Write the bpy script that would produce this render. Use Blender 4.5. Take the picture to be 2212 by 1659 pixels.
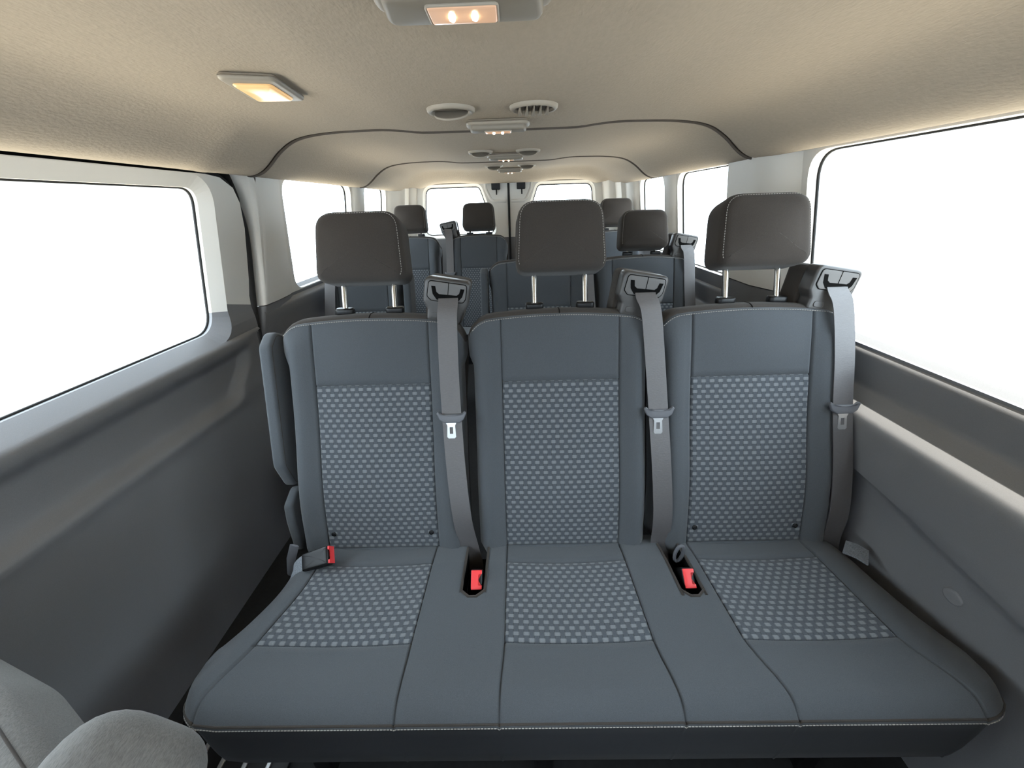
import bpy, bmesh, math, random
from mathutils import Vector, Matrix
from mathutils.geometry import tessellate_polygon
random.seed(4)
for o in list(bpy.data.objects): bpy.data.objects.remove(o)
scene = bpy.context.scene
COL = scene.collection
# ------------------------------------------------------------ camera
IMG_W, FOCAL = 2212.0, 830.0
cam_d = bpy.data.cameras.new('camera'); cam_d.sensor_width = 36.0; cam_d.lens = FOCAL / IMG_W * 36.0
cam_d.clip_start = 0.01
cam = bpy.data.objects.new('camera', cam_d); COL.objects.link(cam)
AX = Vector((0.9995398, -0.02532351, -0.0167008))      # van axes seen from the camera (right, down, forward)
AY = Vector((0.00436273, -0.42482101, 0.90526685))
AZ = Vector((-0.03001939, -0.90492311, -0.42451503))
cam.matrix_world = Matrix(((AX.x, -AX.y, -AX.z, 0.04), (AY.x, -AY.y, -AY.z, 0.0), (AZ.x, -AZ.y, -AZ.z, 1.25), (0, 0, 0, 1)))
scene.camera = cam
# ------------------------------------------------------------ world, sun, exposure
world = bpy.data.worlds.new('sky'); scene.world = world; world.use_nodes = True
bg = world.node_tree.nodes['Background']
bg.inputs['Color'].default_value = (0.78, 0.89, 1.0, 1); bg.inputs['Strength'].default_value = 7.0
sun_d = bpy.data.lights.new('sun', 'SUN'); sun_d.energy = 14.0; sun_d.angle = 0.009; sun_d.color = (1.0, 0.93, 0.82)
sun = bpy.data.objects.new('sun', sun_d); COL.objects.link(sun)
sun.rotation_euler = Vector((-0.20, 0.14, -1.0)).to_track_quat('-Z', 'Y').to_euler()
sun.location = (2, -1, 8)
scene.view_settings.view_transform = 'Standard'; scene.view_settings.look = 'None'
scene.view_settings.exposure = 0.35; scene.view_settings.gamma = 1.0; scene.view_settings.use_curve_mapping = False
scene.cycles.use_denoising = True
scene.cycles.max_bounces = 8; scene.cycles.diffuse_bounces = 6; scene.cycles.adaptive_threshold = 0.015; scene.cycles.transparent_max_bounces = 12
scene.cycles.sample_clamp_indirect = 8.0

# ------------------------------------------------------------ materials
MATS = {}
def mat(name, col, rough=0.6, metal=0.0, noise=0.0, nscale=400.0, bump=0.0, bscale=600.0, spec=0.5, sheen=0.0, emit=None, estr=0.0, stretch=None, coat=0.0):
    m = bpy.data.materials.new(name); m.use_nodes = True; nt = m.node_tree
    b = nt.nodes['Principled BSDF']
    b.inputs['Base Color'].default_value = (*col, 1); b.inputs['Roughness'].default_value = rough
    b.inputs['Metallic'].default_value = metal; b.inputs['Specular IOR Level'].default_value = spec
    if sheen: b.inputs['Sheen Weight'].default_value = sheen; b.inputs['Sheen Roughness'].default_value = 0.5
    if coat: b.inputs['Coat Weight'].default_value = coat
    if emit: b.inputs['Emission Color'].default_value = (*emit, 1); b.inputs['Emission Strength'].default_value = estr
    if noise or bump:
        tc = nt.nodes.new('ShaderNodeTexCoord'); src = tc.outputs['Object']
        if stretch:
            mp = nt.nodes.new('ShaderNodeMapping'); mp.inputs['Scale'].default_value = stretch
            nt.links.new(src, mp.inputs['Vector']); src = mp.outputs['Vector']
        if noise:
            n = nt.nodes.new('ShaderNodeTexNoise'); n.inputs['Scale'].default_value = nscale; n.inputs['Detail'].default_value = 3
            nt.links.new(src, n.inputs['Vector'])
            r = nt.nodes.new('ShaderNodeMapRange'); r.inputs['To Min'].default_value = 1 - noise; r.inputs['To Max'].default_value = 1 + noise
            r.inputs['From Min'].default_value = 0.3; r.inputs['From Max'].default_value = 0.7
            nt.links.new(n.outputs['Fac'], r.inputs['Value'])
            mx = nt.nodes.new('ShaderNodeMix'); mx.data_type = 'RGBA'; mx.blend_type = 'MULTIPLY'; mx.inputs['Factor'].default_value = 1
            mx.inputs['A'].default_value = (*col, 1); nt.links.new(r.outputs['Result'], mx.inputs['B'])
            nt.links.new(mx.outputs['Result'], b.inputs['Base Color'])
        if bump:
            n2 = nt.nodes.new('ShaderNodeTexNoise'); n2.inputs['Scale'].default_value = bscale; n2.inputs['Detail'].default_value = 4
            nt.links.new(src, n2.inputs['Vector'])
            bp = nt.nodes.new('ShaderNodeBump'); bp.inputs['Strength'].default_value = bump; bp.inputs['Distance'].default_value = 0.002
            nt.links.new(n2.outputs['Fac'], bp.inputs['Height']); nt.links.new(bp.outputs['Normal'], b.inputs['Normal'])
    MATS[name] = m
    return m
mat('fabric', (0.072, 0.080, 0.090), 0.92, noise=0.18, nscale=1200, bump=0.25, bscale=1500, spec=0.25, sheen=0.22)
mat('trim_fabric', (0.050, 0.043, 0.038), 0.95, noise=0.2, nscale=1200, bump=0.25, bscale=1500, spec=0.2, sheen=0.12)
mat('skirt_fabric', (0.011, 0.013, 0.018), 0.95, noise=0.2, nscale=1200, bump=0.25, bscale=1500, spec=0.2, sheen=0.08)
mat('grey_fabric', (0.16, 0.157, 0.15), 0.95, noise=0.2, nscale=700, bump=0.3, bscale=1300, spec=0.2, sheen=0.15, stretch=(1, 0.25, 1))
mat('thread', (0.36, 0.345, 0.32), 0.8)
mat('headliner', (0.46, 0.40, 0.325), 0.95, noise=0.035, nscale=160, bump=0.5, bscale=220, spec=0.15, stretch=(1, 0.45, 1))
mat('cream_trim', (0.86, 0.835, 0.78), 0.55, bump=0.06, bscale=900, spec=0.4)
mat('grey_trim', (0.215, 0.215, 0.225), 0.40, noise=0.06, nscale=900, bump=0.10, bscale=1100, spec=0.5)
mat('cream_plastic', (0.37, 0.33, 0.275), 0.5, spec=0.4)
mat('dim_plastic', (0.27, 0.24, 0.20), 0.5, spec=0.4)
mat('black_plastic', (0.007, 0.007, 0.008), 0.38, spec=0.35)
mat('seam_shadow_brown', (0.085, 0.07, 0.058), 0.8)  # brown for the shade in the headliner seam grooves
mat('void_black', (0.004, 0.004, 0.004), 0.9, spec=0.1)
mat('charcoal_plastic', (0.070, 0.067, 0.066), 0.34, bump=0.05, bscale=1500)
mat('guide_face', (0.115, 0.110, 0.107), 0.42)
mat('rubber', (0.010, 0.010, 0.010), 0.7)
mat('chrome', (0.82, 0.82, 0.80), 0.16, metal=1.0)
mat('steel', (0.62, 0.63, 0.64), 0.30, metal=0.85)
mat('belt', (0.105, 0.10, 0.102), 0.36, noise=0.10, nscale=900, bump=0.25, bscale=800, spec=0.75, stretch=(0.15, 1, 2.2))
mat('latch_plastic', (0.13, 0.135, 0.15), 0.42)
mat('red_plastic', (0.85, 0.055, 0.06), 0.35)
mat('webbing_tag', (0.20, 0.22, 0.25), 0.8, noise=0.5, nscale=260, stretch=(1, 5, 1))
mat('floor_rubber', (0.018, 0.019, 0.021), 0.75, noise=0.2, nscale=60, bump=0.2, bscale=300)
mat('tarmac', (0.64, 0.565, 0.465), 0.9, noise=0.12, nscale=3)
mat('lightblock_grey', (0.27, 0.265, 0.26), 0.9, noise=0.05, nscale=2)
mat('amber_lens', (0.75, 0.48, 0.24), 0.25, emit=(1.0, 0.62, 0.26), estr=0.42, spec=0.6)
mat('lamp_lens', (0.62, 0.44, 0.32), 0.22, emit=(1.0, 0.55, 0.32), estr=0.30, spec=0.6)
mat('bulb', (1, 0.9, 0.7), 0.3, emit=(1.0, 0.82, 0.55), estr=9.0)
def glass_mat():
    m = bpy.data.materials.new('window_glass'); m.use_nodes = True; nt = m.node_tree
    nt.nodes.remove(nt.nodes['Principled BSDF']); out = nt.nodes['Material Output']
    t = nt.nodes.new('ShaderNodeBsdfTransparent'); t.inputs['Color'].default_value = (0.93, 0.96, 0.95, 1)
    g = nt.nodes.new('ShaderNodeBsdfGlossy'); g.inputs['Roughness'].default_value = 0.03
    f = nt.nodes.new('ShaderNodeFresnel'); f.inputs['IOR'].default_value = 1.25
    mx = nt.nodes.new('ShaderNodeMixShader')
    k = nt.nodes.new('ShaderNodeMath'); k.operation = 'MULTIPLY'; k.inputs[1].default_value = 0.22; nt.links.new(f.outputs[0], k.inputs[0]); nt.links.new(k.outputs[0], mx.inputs[0]); nt.links.new(t.outputs[0], mx.inputs[1]); nt.links.new(g.outputs[0], mx.inputs[2])
    nt.links.new(mx.outputs[0], out.inputs['Surface']); MATS['window_glass'] = m
glass_mat()
def pattern_mat():
    """woven seat cloth: staggered rows of small light blocks on dark blue-grey (UV in metres)"""
    m = bpy.data.materials.new('patterned_fabric'); m.use_nodes = True; nt = m.node_tree; N = nt.nodes; L = nt.links
    b = N['Principled BSDF']; b.inputs['Roughness'].default_value = 0.9; b.inputs['Specular IOR Level'].default_value = 0.25
    b.inputs['Sheen Weight'].default_value = 0.2
    uv = N.new('ShaderNodeUVMap'); sp = N.new('ShaderNodeSeparateXYZ'); L.new(uv.outputs[0], sp.inputs[0])
    def M(op, a, c=None, d=None):
        n = N.new('ShaderNodeMath'); n.operation = op
        for k, v in enumerate((a, c, d)):
            if v is None: continue
            if isinstance(v, (int, float)): n.inputs[k].default_value = v
            else: L.new(v, n.inputs[k])
        return n.outputs[0]
    W, H = 0.0218, 0.0136
    vs = M('DIVIDE', sp.outputs[1], H); row = M('FLOOR', vs)
    off = M('MULTIPLY', M('MODULO', M('ABSOLUTE', row), 2.0), 0.5)
    us = M('ADD', M('DIVIDE', sp.outputs[0], W), off)
    fx = M('ABSOLUTE', M('SUBTRACT', M('FRACT', us), 0.5)); fy = M('ABSOLUTE', M('SUBTRACT', M('FRACT', vs), 0.5))
    def edge(v, e, s):
        r = N.new('ShaderNodeMapRange'); r.interpolation_type = 'SMOOTHSTEP'
        r.inputs['From Min'].default_value = e - s; r.inputs['From Max'].default_value = e + s
        r.inputs['To Min'].default_value = 1; r.inputs['To Max'].default_value = 0
        L.new(v, r.inputs['Value']); return r.outputs[0]
    corner = M('ADD', M('POWER', M('DIVIDE', fx, 0.295), 9.0), M('POWER', M('DIVIDE', fy, 0.295), 9.0))
    mask = edge(corner, 1.0, 0.35)
    sx = M('ABSOLUTE', M('SUBTRACT', M('FRACT', M('MULTIPLY', us, 2.0)), 0.5))
    stitch = M('MULTIPLY', edge(sx, 0.06, 0.05), 0.35)
    tc = N.new('ShaderNodeTexCoord'); nz = N.new('ShaderNodeTexNoise'); nz.inputs['Scale'].default_value = 1300
    L.new(tc.outputs['Object'], nz.inputs['Vector'])
    mx = N.new('ShaderNodeMix'); mx.data_type = 'RGBA'
    mx.inputs['A'].default_value = (0.066, 0.075, 0.087, 1); mx.inputs['B'].default_value = (0.165, 0.178, 0.192, 1)
    L.new(mask, mx.inputs['Factor'])
    mr = N.new('ShaderNodeMapRange'); mr.inputs['From Min'].default_value = 0.3; mr.inputs['From Max'].default_value = 0.7
    mr.inputs['To Min'].default_value = 0.8; mr.inputs['To Max'].default_value = 1.2; L.new(nz.outputs['Fac'], mr.inputs['Value'])
    val = M('MULTIPLY', mr.outputs[0], M('SUBTRACT', 1.0, stitch))
    m2 = N.new('ShaderNodeMix'); m2.data_type = 'RGBA'; m2.blend_type = 'MULTIPLY'; m2.inputs['Factor'].default_value = 1
    L.new(mx.outputs['Result'], m2.inputs['A']); L.new(val, m2.inputs['B']); L.new(m2.outputs['Result'], b.inputs['Base Color'])
    bp = N.new('ShaderNodeBump'); bp.inputs['Strength'].default_value = 0.35; bp.inputs['Distance'].default_value = 0.0015
    L.new(M('ADD', mask, M('MULTIPLY', nz.outputs['Fac'], 0.3)), bp.inputs['Height']); L.new(bp.outputs['Normal'], b.inputs['Normal'])
    MATS['patterned_fabric'] = m
pattern_mat()

# ------------------------------------------------------------ mesh helpers
def mk(name, V, F, m, smooth=True, uv=None, sharp=None):
    me = bpy.data.meshes.new(name); me.from_pydata([tuple(v) for v in V], [], F); me.materials.append(MATS[m])
    if uv is not None:
        l = me.uv_layers.new(name='UVMap')
        for p in me.polygons:
            for li in p.loop_indices: l.data[li].uv = uv[me.loops[li].vertex_index]
    bm = bmesh.new(); bm.from_mesh(me)
    bmesh.ops.recalc_face_normals(bm, faces=bm.faces) if sharp is not None else None
    bm.to_mesh(me); bm.free()
    if smooth:
        me.shade_smooth()
        if sharp: me.set_sharp_from_angle(angle=math.radians(sharp))
    me.update()
    return me
def put(name, me, parent=None, loc=(0, 0, 0), rot=(0, 0, 0), scale=(1, 1, 1), world=False, **props):
    o = bpy.data.objects.new(name, me); COL.objects.link(o); o.rotation_euler = rot; o.scale = scale
    if parent is not None:
        o.parent = parent
    o.location = loc
    for k, v in props.items(): o[k] = v
    return o
def empty(name, loc=(0, 0, 0), **props):
    o = bpy.data.objects.new(name, None); COL.objects.link(o); o.location = loc; o.empty_display_size = 0.1
    for k, v in props.items(): o[k] = v
    return o
def grid_parts(P, region=None, UV=None, flip=False):
    """split a point grid P[j][i] into {key: (V, F, uv)}"""
    out = {}
    nj, ni = len(P), len(P[0])
    for j in range(nj - 1):
        for i in range(ni - 1):
            k = region(i, j) if region else 'all'
            if k is None: continue
            d = out.setdefault(k, ({}, [], [], []))
            f = []
            for (a, c) in ((i, j), (i + 1, j), (i + 1, j + 1), (i, j + 1)):
                if (a, c) not in d[0]:
                    d[0][(a, c)] = len(d[1]); d[1].append(P[c][a]); d[3].append(UV[c][a] if UV else (0, 0))
                f.append(d[0][(a, c)])
            d[2].append(f[::-1] if flip else f)
    return {k: (v[1], v[2], v[3]) for k, v in out.items()}
def rounded(pts, r, seg=5):
    """round the corners of a polygon; r is one radius or a list"""
    n = len(pts); out = []
    for k in range(n):
        p = Vector(pts[k]); a = Vector(pts[k - 1]); c = Vector(pts[(k + 1) % n]); rr = r[k] if isinstance(r, (list, tuple)) else r
        if rr <= 0: out.append((p.x, p.y)); continue
        da = (a - p).normalized(); dc = (c - p).normalized(); ang = da.angle(dc); t = min(rr / math.tan(ang / 2), 0.48 * (a - p).length, 0.48 * (c - p).length)
        s, e = p + da * t, p + dc * t
        for q in range(seg + 1):
            w = q / seg; x = (1 - w) ** 2 * s + 2 * w * (1 - w) * p + w * w * e
            out.append((x.x, x.y))
    return out
def inset(poly, e):
    n = len(poly); ar = sum(poly[k - 1][0] * poly[k][1] - poly[k][0] * poly[k - 1][1] for k in range(n)); sg = 1 if ar > 0 else -1
    out = []
    for k in range(n):
        a, p, c = Vector(poly[k - 1]), Vector(poly[k]), Vector(poly[(k + 1) % n])
        d1 = (p - a); d2 = (c - p)
        if d1.length < 1e-9: d1 = d2
        if d2.length < 1e-9: d2 = d1
        n1 = Vector((-d1.y, d1.x)).normalized(); n2 = Vector((-d2.y, d2.x)).normalized(); m = (n1 + n2)
        if m.length < 1e-6: m = n1
        m.normalize(); q = p + sg * m * (e / max(0.4, m.dot(n1)))
        out.append((q.x, q.y))
    return out
def densify(poly, d):
    out = []
    for k in range(len(poly)):
        a, b = Vector(poly[k]), Vector(poly[(k + 1) % len(poly)]); m = max(1, int((b - a).length / d))
        for q in range(m): p = a.lerp(b, q / m); out.append((p.x, p.y))
    return out
def rprism(name, poly, n0, n1, m, er=0.004, eb=None, bulge=0.0, fr=None, seg=3, sharp=50, caprings=3, z0=Vector((0, 0, 0))):
    """outline extruded n0..n1 with rounded edges and a slightly bulged front; fr = (origin, ex, ey, en)"""
    o, ex, ey, en = fr if fr else (Vector((0, 0, 0)), Vector((1, 0, 0)), Vector((0, 1, 0)), Vector((0, 0, 1)))
    eb = er if eb is None else eb
    if abs(bulge) > 0.006: poly = densify(poly, 0.022)
    rings = []
    for q in range(seg + 1):
        a = math.pi / 2 * q / seg; rings.append((inset(poly, eb * (1 - math.sin(a))), n0 + eb * (1 - math.cos(a))))
    for q in range(seg + 1):
        a = math.pi / 2 * q / seg; rings.append((inset(poly, er * (1 - math.cos(a))), n1 - er * (1 - math.sin(a))))
    last = rings[-1][0]; cx = sum(p[0] for p in last) / len(last); cy = sum(p[1] for p in last) / len(last)
    hw = max(abs(p[0] - cx) for p in last) + 1e-6; hh = max(abs(p[1] - cy) for p in last) + 1e-6
    cap_n = lambda p: n1 + bulge * max(0.0, 1 - ((p[0] - cx) / hw) ** 2) * max(0.0, 1 - ((p[1] - cy) / hh) ** 2)
    for q in range(1, caprings + 1):
        s = 1 - q / (caprings + 1)
        rings.append(([(cx + (p[0] - cx) * s, cy + (p[1] - cy) * s) for p in last], None))
    V = []; F = []; n = len(poly)
    for ring, z in rings:
        for p in ring: V.append(o + ex * p[0] + ey * p[1] + en * (cap_n(p) if z is None else z))
    for k in range(len(rings) - 1):
        for i in range(n):
            a, c = k * n + i, k * n + (i + 1) % n
            F.append((a, c, c + n, a + n))
    V.append(o + ex * cx + ey * cy + en * (n1 + bulge)); ci = len(V) - 1; b = (len(rings) - 1) * n
    for i in range(n): F.append((b + i, b + (i + 1) % n, ci))
    F.append(tuple(range(n))[::-1])
    return mk(name, V, F, m, sharp=sharp)
def tube(name, path, r, m, seg=8, closed=False, sx=1.0, up=None):
    path = [Vector(p) for p in path]; V = []; F = []; n = len(path)
    prev = None
    for k in range(n):
        if closed: t = path[(k + 1) % n] - path[k - 1]
        else: t = path[min(k + 1, n - 1)] - path[max(k - 1, 0)]
        t.normalize()
        if prev is None:
            u = Vector(up) if up else (Vector((0, 0, 1)) if abs(t.z) < 0.9 else Vector((1, 0, 0)))
        else: u = prev
        u = (u - t * u.dot(t)).normalized(); prev = u; w = t.cross(u)
        rr = r[k] if isinstance(r, (list, tuple)) else r
        for q in range(seg):
            a = 2 * math.pi * q / seg; V.append(path[k] + u * (math.cos(a) * rr) + w * (math.sin(a) * rr * sx))
    kk = n if closed else n - 1
    for k in range(kk):
        for q in range(seg):
            a, c = k * seg + q, k * seg + (q + 1) % seg; d, e = ((k + 1) % n) * seg + q, ((k + 1) % n) * seg + (q + 1) % seg
            F.append((a, c, e, d))
    if not closed:
        F.append(tuple(range(seg))[::-1]); F.append(tuple((n - 1) * seg + q for q in range(seg)))
    return mk(name, V, F, m, sharp=60)
def ribbon(name, pts, width, thick, wdir, m, ndir=None):
    """strap: pts are centre points; wdir lateral unit vector per point or one"""
    V = []; F = []; n = len(pts); pts = [Vector(p) for p in pts]
    for k in range(n):
        t = (pts[min(k + 1, n - 1)] - pts[max(k - 1, 0)]).normalized()
        w = Vector(wdir[k] if isinstance(wdir, list) else wdir); w = (w - t * w.dot(t)).normalized(); nn = t.cross(w)
        wd = width[k] if isinstance(width, list) else width
        for (a, b) in ((-1, -1), (1, -1), (1, 1), (-1, 1)): V.append(pts[k] + w * (a * wd / 2) + nn * (b * thick / 2))
    for k in range(n - 1):
        for q in range(4):
            a, c = 4 * k + q, 4 * k + (q + 1) % 4; F.append((a, c, c + 4, a + 4))
    F.append((3, 2, 1, 0)); b = 4 * (n - 1); F.append((b, b + 1, b + 2, b + 3))
    return mk(name, V, F, m, sharp=40)
def catmull(pts, n=6, closed=False):
    P = [Vector(p) for p in pts]; out = []; L = len(P)
    rng = range(L) if closed else range(L - 1)
    for k in rng:
        p0 = P[k - 1] if (closed or k > 0) else P[0] * 2 - P[1]
        p1 = P[k]; p2 = P[(k + 1) % L]; p3 = P[(k + 2) % L] if (closed or k + 2 < L) else P[-1] * 2 - P[-2]
        for q in range(n):
            t = q / n
            out.append(0.5 * ((2 * p1) + (p2 - p0) * t + (2 * p0 - 5 * p1 + 4 * p2 - p3) * t * t + (3 * p1 - p0 - 3 * p2 + p3) * t ** 3))
    if not closed: out.append(P[-1])
    return out
def sstep(a, b, x):
    t = max(0.0, min(1.0, (x - a) / (b - a))); return t * t * (3 - 2 * t)
def lerp(pts, x):
    """piecewise linear"""
    if x <= pts[0][0]: return pts[0][1]
    for (a, b), (c, d) in zip(pts, pts[1:]):
        if x <= c: return b + (d - b) * (x - a) / (c - a)
    return pts[-1][1]
def stitches(name, path, m='thread', pitch=0.0062, dash=0.0042, r=0.0007):
    """a line of small thread dashes along a path, one joined mesh"""
    path = [Vector(p) for p in path]; V = []; F = []; acc = 0.0; segs = []
    d = [0.0]
    for a, b in zip(path, path[1:]): d.append(d[-1] + (b - a).length)
    def at(s):
        for k in range(len(path) - 1):
            if s <= d[k + 1] + 1e-9:
                w = (s - d[k]) / max(1e-9, d[k + 1] - d[k]); return path[k].lerp(path[k + 1], w)
        return path[-1]
    s = 0.0
    while s + dash < d[-1]:
        a, b = at(s), at(s + dash); t = (b - a).normalized()
        u = Vector((0, -0.6, 0.8)); u = (u - t * u.dot(t)).normalized(); w = t.cross(u); k = len(V)
        for p in (a, b):
            for q in range(4):
                an = math.pi / 4 + math.pi / 2 * q; V.append(p + u * math.cos(an) * r * 1.3 + w * math.sin(an) * r * 1.3)
        for q in range(4): F.append((k + q, k + (q + 1) % 4, k + 4 + (q + 1) % 4, k + 4 + q))
        F.append((k + 3, k + 2, k + 1, k)); F.append((k + 4, k + 5, k + 6, k + 7))
        s += pitch
    return mk(name, V, F, m, smooth=False)

# ============================================================ SETTING
ground = put('ground', mk('ground', [(7.0 * math.cos(math.pi * k / 16), 1.0 + 7.0 * math.sin(math.pi * k / 16), -0.55) for k in range(32)], [tuple(range(32))], 'tarmac', smooth=False),
             kind='structure', label='pale sunlit ground outside around the van')
# added walls on both sides cut low outside light, white through the windows
for k, sd in ((0, -1), (1, 1)):
    x0, x1 = sd * 6.2, sd * 6.5
    v = [(x, y, z) for z in (-0.56, 2.9) for x, y in ((x0, -3.0), (x0, 11.0), (x1, 11.0), (x1, -3.0))]
    put(('wall_lightblock_left', 'wall_lightblock_right')[k], mk('outer', v, [(0, 1, 5, 4), (1, 2, 6, 5), (2, 3, 7, 6), (3, 0, 4, 7), (4, 5, 6, 7)], 'lightblock_grey', smooth=False),
        kind='structure', label='added light-blocking wall along the %s side of the lot, blown out white through the windows' % ('left' if sd < 0 else 'right'))
Y_FRONT, Y_REAR = -1.35, 3.45
floor = put('floor', mk('floor', [(-1.0, Y_FRONT, 0), (1.0, Y_FRONT, 0), (1.0, Y_REAR, 0), (-1.0, Y_REAR, 0)], [(0, 1, 2, 3)], 'floor_rubber', smooth=False),
            kind='structure', label='dark rubber van floor under the seats')
# ---- headliner: three fabric panels swept along the van
XS = [(0.0, 1.467), (0.13, 1.467), (0.25, 1.468), (0.31, 1.474), (0.38, 1.479), (0.47, 1.4785), (0.55, 1.476), (0.63, 1.468), (0.685, 1.453), (0.735, 1.424), (0.775, 1.391), (0.805, 1.371), (0.835, 1.3615), (0.862, 1.3625), (0.880, 1.376), (0.893, 1.405)]
half = catmull([(x, z, 0) for x, z in XS], 3)
prof = [(-p.x, p.y) for p in half[::-1]][:-1] + [(p.x, p.y) for p in half]
ceiling = empty('ceiling', (0, 0, 1.47), kind='structure', label='beige fabric headliner in three panels')
def ceil_z(x, y, z):
    ax = abs(x)
    if x < 0:                                            # rib in the cove above the end of the sliding door
        z -= 0.016 * math.exp(-((y - 1.20 - (ax - 0.75) * 0.5) / 0.05) ** 2) * sstep(0.60, 0.70, ax) * (1 - sstep(0.80, 0.86, ax))
    drop = 0.068 * sstep(3.10, 3.36, y) * (1 - sstep(0.66, 0.80, ax))
    rib = 0.012 * sstep(2.62, 2.8, y) * math.exp(-((ax - 0.70) / 0.06) ** 2)
    return z - drop - rib
def head_panel(y0, y1, step):
    ys = [y0, y0 + 0.001, y0 + 0.004, y0 + 0.012]; k = max(2, int((y1 - y0) / step))
    ys += [y0 + 0.02 + (y1 - y0 - 0.04) * q / k for q in range(k + 1)] + [y1 - 0.012, y1 - 0.004, y1 - 0.001, y1]
    P = []
    for y in ys:
        e = min(y - y0, y1 - y); up = 0.020 if e < 0.0005 else (0.010 if e < 0.002 else (0.0035 if e < 0.006 else (0.0006 if e < 0.015 else 0)))
        P.append([Vector((x, y, ceil_z(x, y, z) + up - 1.47)) for x, z in prof])
    V, F, _ = grid_parts(P)['all']
    return mk('headliner_panel', V, F, 'headliner')
for a, b in ((Y_FRONT, 1.474), (1.486, 2.494), (2.506, 3.415)): put('headliner_panel', head_panel(a, b, 0.06), ceiling)
for ysm in (1.480, 2.500):  # dark strips stand in for the groove shadow between panels
    put('seam_shadow_strip', tube('seam_shadow_strip', [Vector((x, ysm, ceil_z(x, ysm, z) - 1.47 + 0.0015)) for x, z in prof], 0.0048, 'seam_shadow_brown', seg=6, up=(0, 1, 0)), ceiling)
put('roof_skin', mk('roof_skin', [(-1.065, Y_FRONT - 0.02, 0.045), (1.065, Y_FRONT - 0.02, 0.045), (1.065, 3.5, 0.045), (-1.065, 3.5, 0.045)], [(0, 1, 2, 3)], 'void_black', smooth=False), ceiling)  # unseen sheet, sides widened to keep the sun off the bench
def disc_cap(rx, ry, h, m, name):
    return rprism(name, [(rx * math.cos(a), ry * math.sin(a)) for a in [2 * math.pi * q / 20 for q in range(20)]], 0, h, m, er=h * 0.6)
clip_me = rprism('trim_clip', rounded([(-0.024, -0.012), (0.018, -0.016), (0.024, 0.010), (-0.020, 0.014)], 0.006), 0, 0.005, 'dim_plastic', er=0.002)
def ceil_at(x, y):
    z = lerp([(p.x, p.y) for p in half], abs(x)); return ceil_z(x, y, z)
def ceil_frame(x, y):
    e = 0.004; n = Vector((1, 0, (ceil_at(x + e, y) - ceil_at(x - e, y)) / (2 * e))).normalized(); f = Vector((0, 1, (ceil_at(x, y + e) - ceil_at(x, y - e)) / (2 * e))).normalized()
    return n, f
def on_ceiling(name, me, x, y, rz=0.0, parent=None, **props):
    ex, ey = ceil_frame(x, y); ez = ex.cross(ey)          # up
    R = Matrix((ex, -ey, -ez)).transposed().to_4x4() @ Matrix.Rotation(rz, 4, 'Z')
    o = put(name, me, parent, **props); o.matrix_world = Matrix.Translation((x, y, ceil_at(x, y) + 0.0005)) @ R
    return o
for (x, y) in ((-0.775, 1.40), (0.80, 1.40), (-0.60, 1.53), (0.64, 1.53), (0.66, 2.55), (-0.60, 2.55)):
    o = on_ceiling('trim_clip', clip_me, x, y, 0.2); w = o.matrix_world.copy(); o.parent = ceiling
    o.matrix_parent_inverse = Matrix.Translation((0, 0, -1.47)); o.matrix_world = w

# ---- side walls: slanted upper trims with window openings, swept lower panels
def wall_x(s, z, d=0.0): return s * (0.98 - 0.15 * (z - 0.92) - d)
def panel(outer, holes, fn, cuts=(), slant=None):
    """flat panel in (y,z) with holes, cut at heights; returns {band: (V,F)}"""
    polys = [outer] + holes
    flat = [p for q in polys for p in q]
    tris = tessellate_polygon([[Vector((a, b, 0)) for a, b in q] for q in polys])
    bm = bmesh.new(); vs = [bm.verts.new((a, b, 0)) for a, b in flat]
    for t in tris:
        try: bm.faces.new([vs[k] for k in t])
        except ValueError: pass
    for c in cuts:
        bmesh.ops.bisect_plane(bm, geom=bm.verts[:] + bm.edges[:] + bm.faces[:], plane_co=(0, c, 0), plane_no=(0, 1, 0))
    if slant: bmesh.ops.bisect_plane(bm, geom=bm.verts[:] + bm.edges[:] + bm.faces[:], plane_co=(0, slant[1], 0), plane_no=(slant[0], 1, 0))
    out = {}
    for f in bm.faces:
        m_ = f.calc_center_median(); c = m_.y; k = sum(c > q for q in cuts) + (100 if slant and slant[0] * m_.x + m_.y > slant[1] else 0)
        d = out.setdefault(k, ({}, [], [])); idx = []
        for v in f.verts:
            if v.index not in d[0] or True:
                key = (round(v.co.x, 6), round(v.co.y, 6))
                if key not in d[0]: d[0][key] = len(d[1]); d[1].append(fn(v.co.x, v.co.y))
                idx.append(d[0][key])
        if len(set(idx)) == len(idx): d[2].append(idx)
    bm.free()
    return {k: (v[1], v[2]) for k, v in out.items()}
def reveal(hole, fn0, fn1, split=None, above=True):
    """flange strip from panel surface fn0 to glass surface fn1 round a hole; keep only one side of the split height"""
    V = []; F = []; n = len(hole)
    for k in range(n):
        a, b = hole[k], hole[(k + 1) % n]
        if split is not None and ((a[1] + b[1]) / 2 > split) != above: continue
        i = len(V); V += [fn0(*a), fn0(*b), fn1(*b), fn1(*a)]; F.append((i, i + 1, i + 2, i + 3))
    return V, F
def glass(n, hole, fn, lab, dark=True):
    w = empty('window_%d' % n, (0, 0, 0), kind='structure', label=lab)
    t = tessellate_polygon([[Vector((a, b, 0)) for a, b in hole]])
    put('pane', mk('pane', [fn(a, b) for a, b in hole], [tuple(q) for q in t], 'window_glass', smooth=False), w)
    put('seal', tube('seal', [fn(a, b) for a, b in hole], 0.0045, 'rubber', seg=6, closed=True), w)
    return w
def swept(profile_fn, ys, zs, mname, name):
    P = [[Vector((profile_fn(y, z), y, z)) if not isinstance(profile_fn(y, z), Vector) else profile_fn(y, z) for z in zs] for y in ys]
    V, F, _ = grid_parts(P)['all']; return mk(name, V, F, mname, sharp=75)
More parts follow.
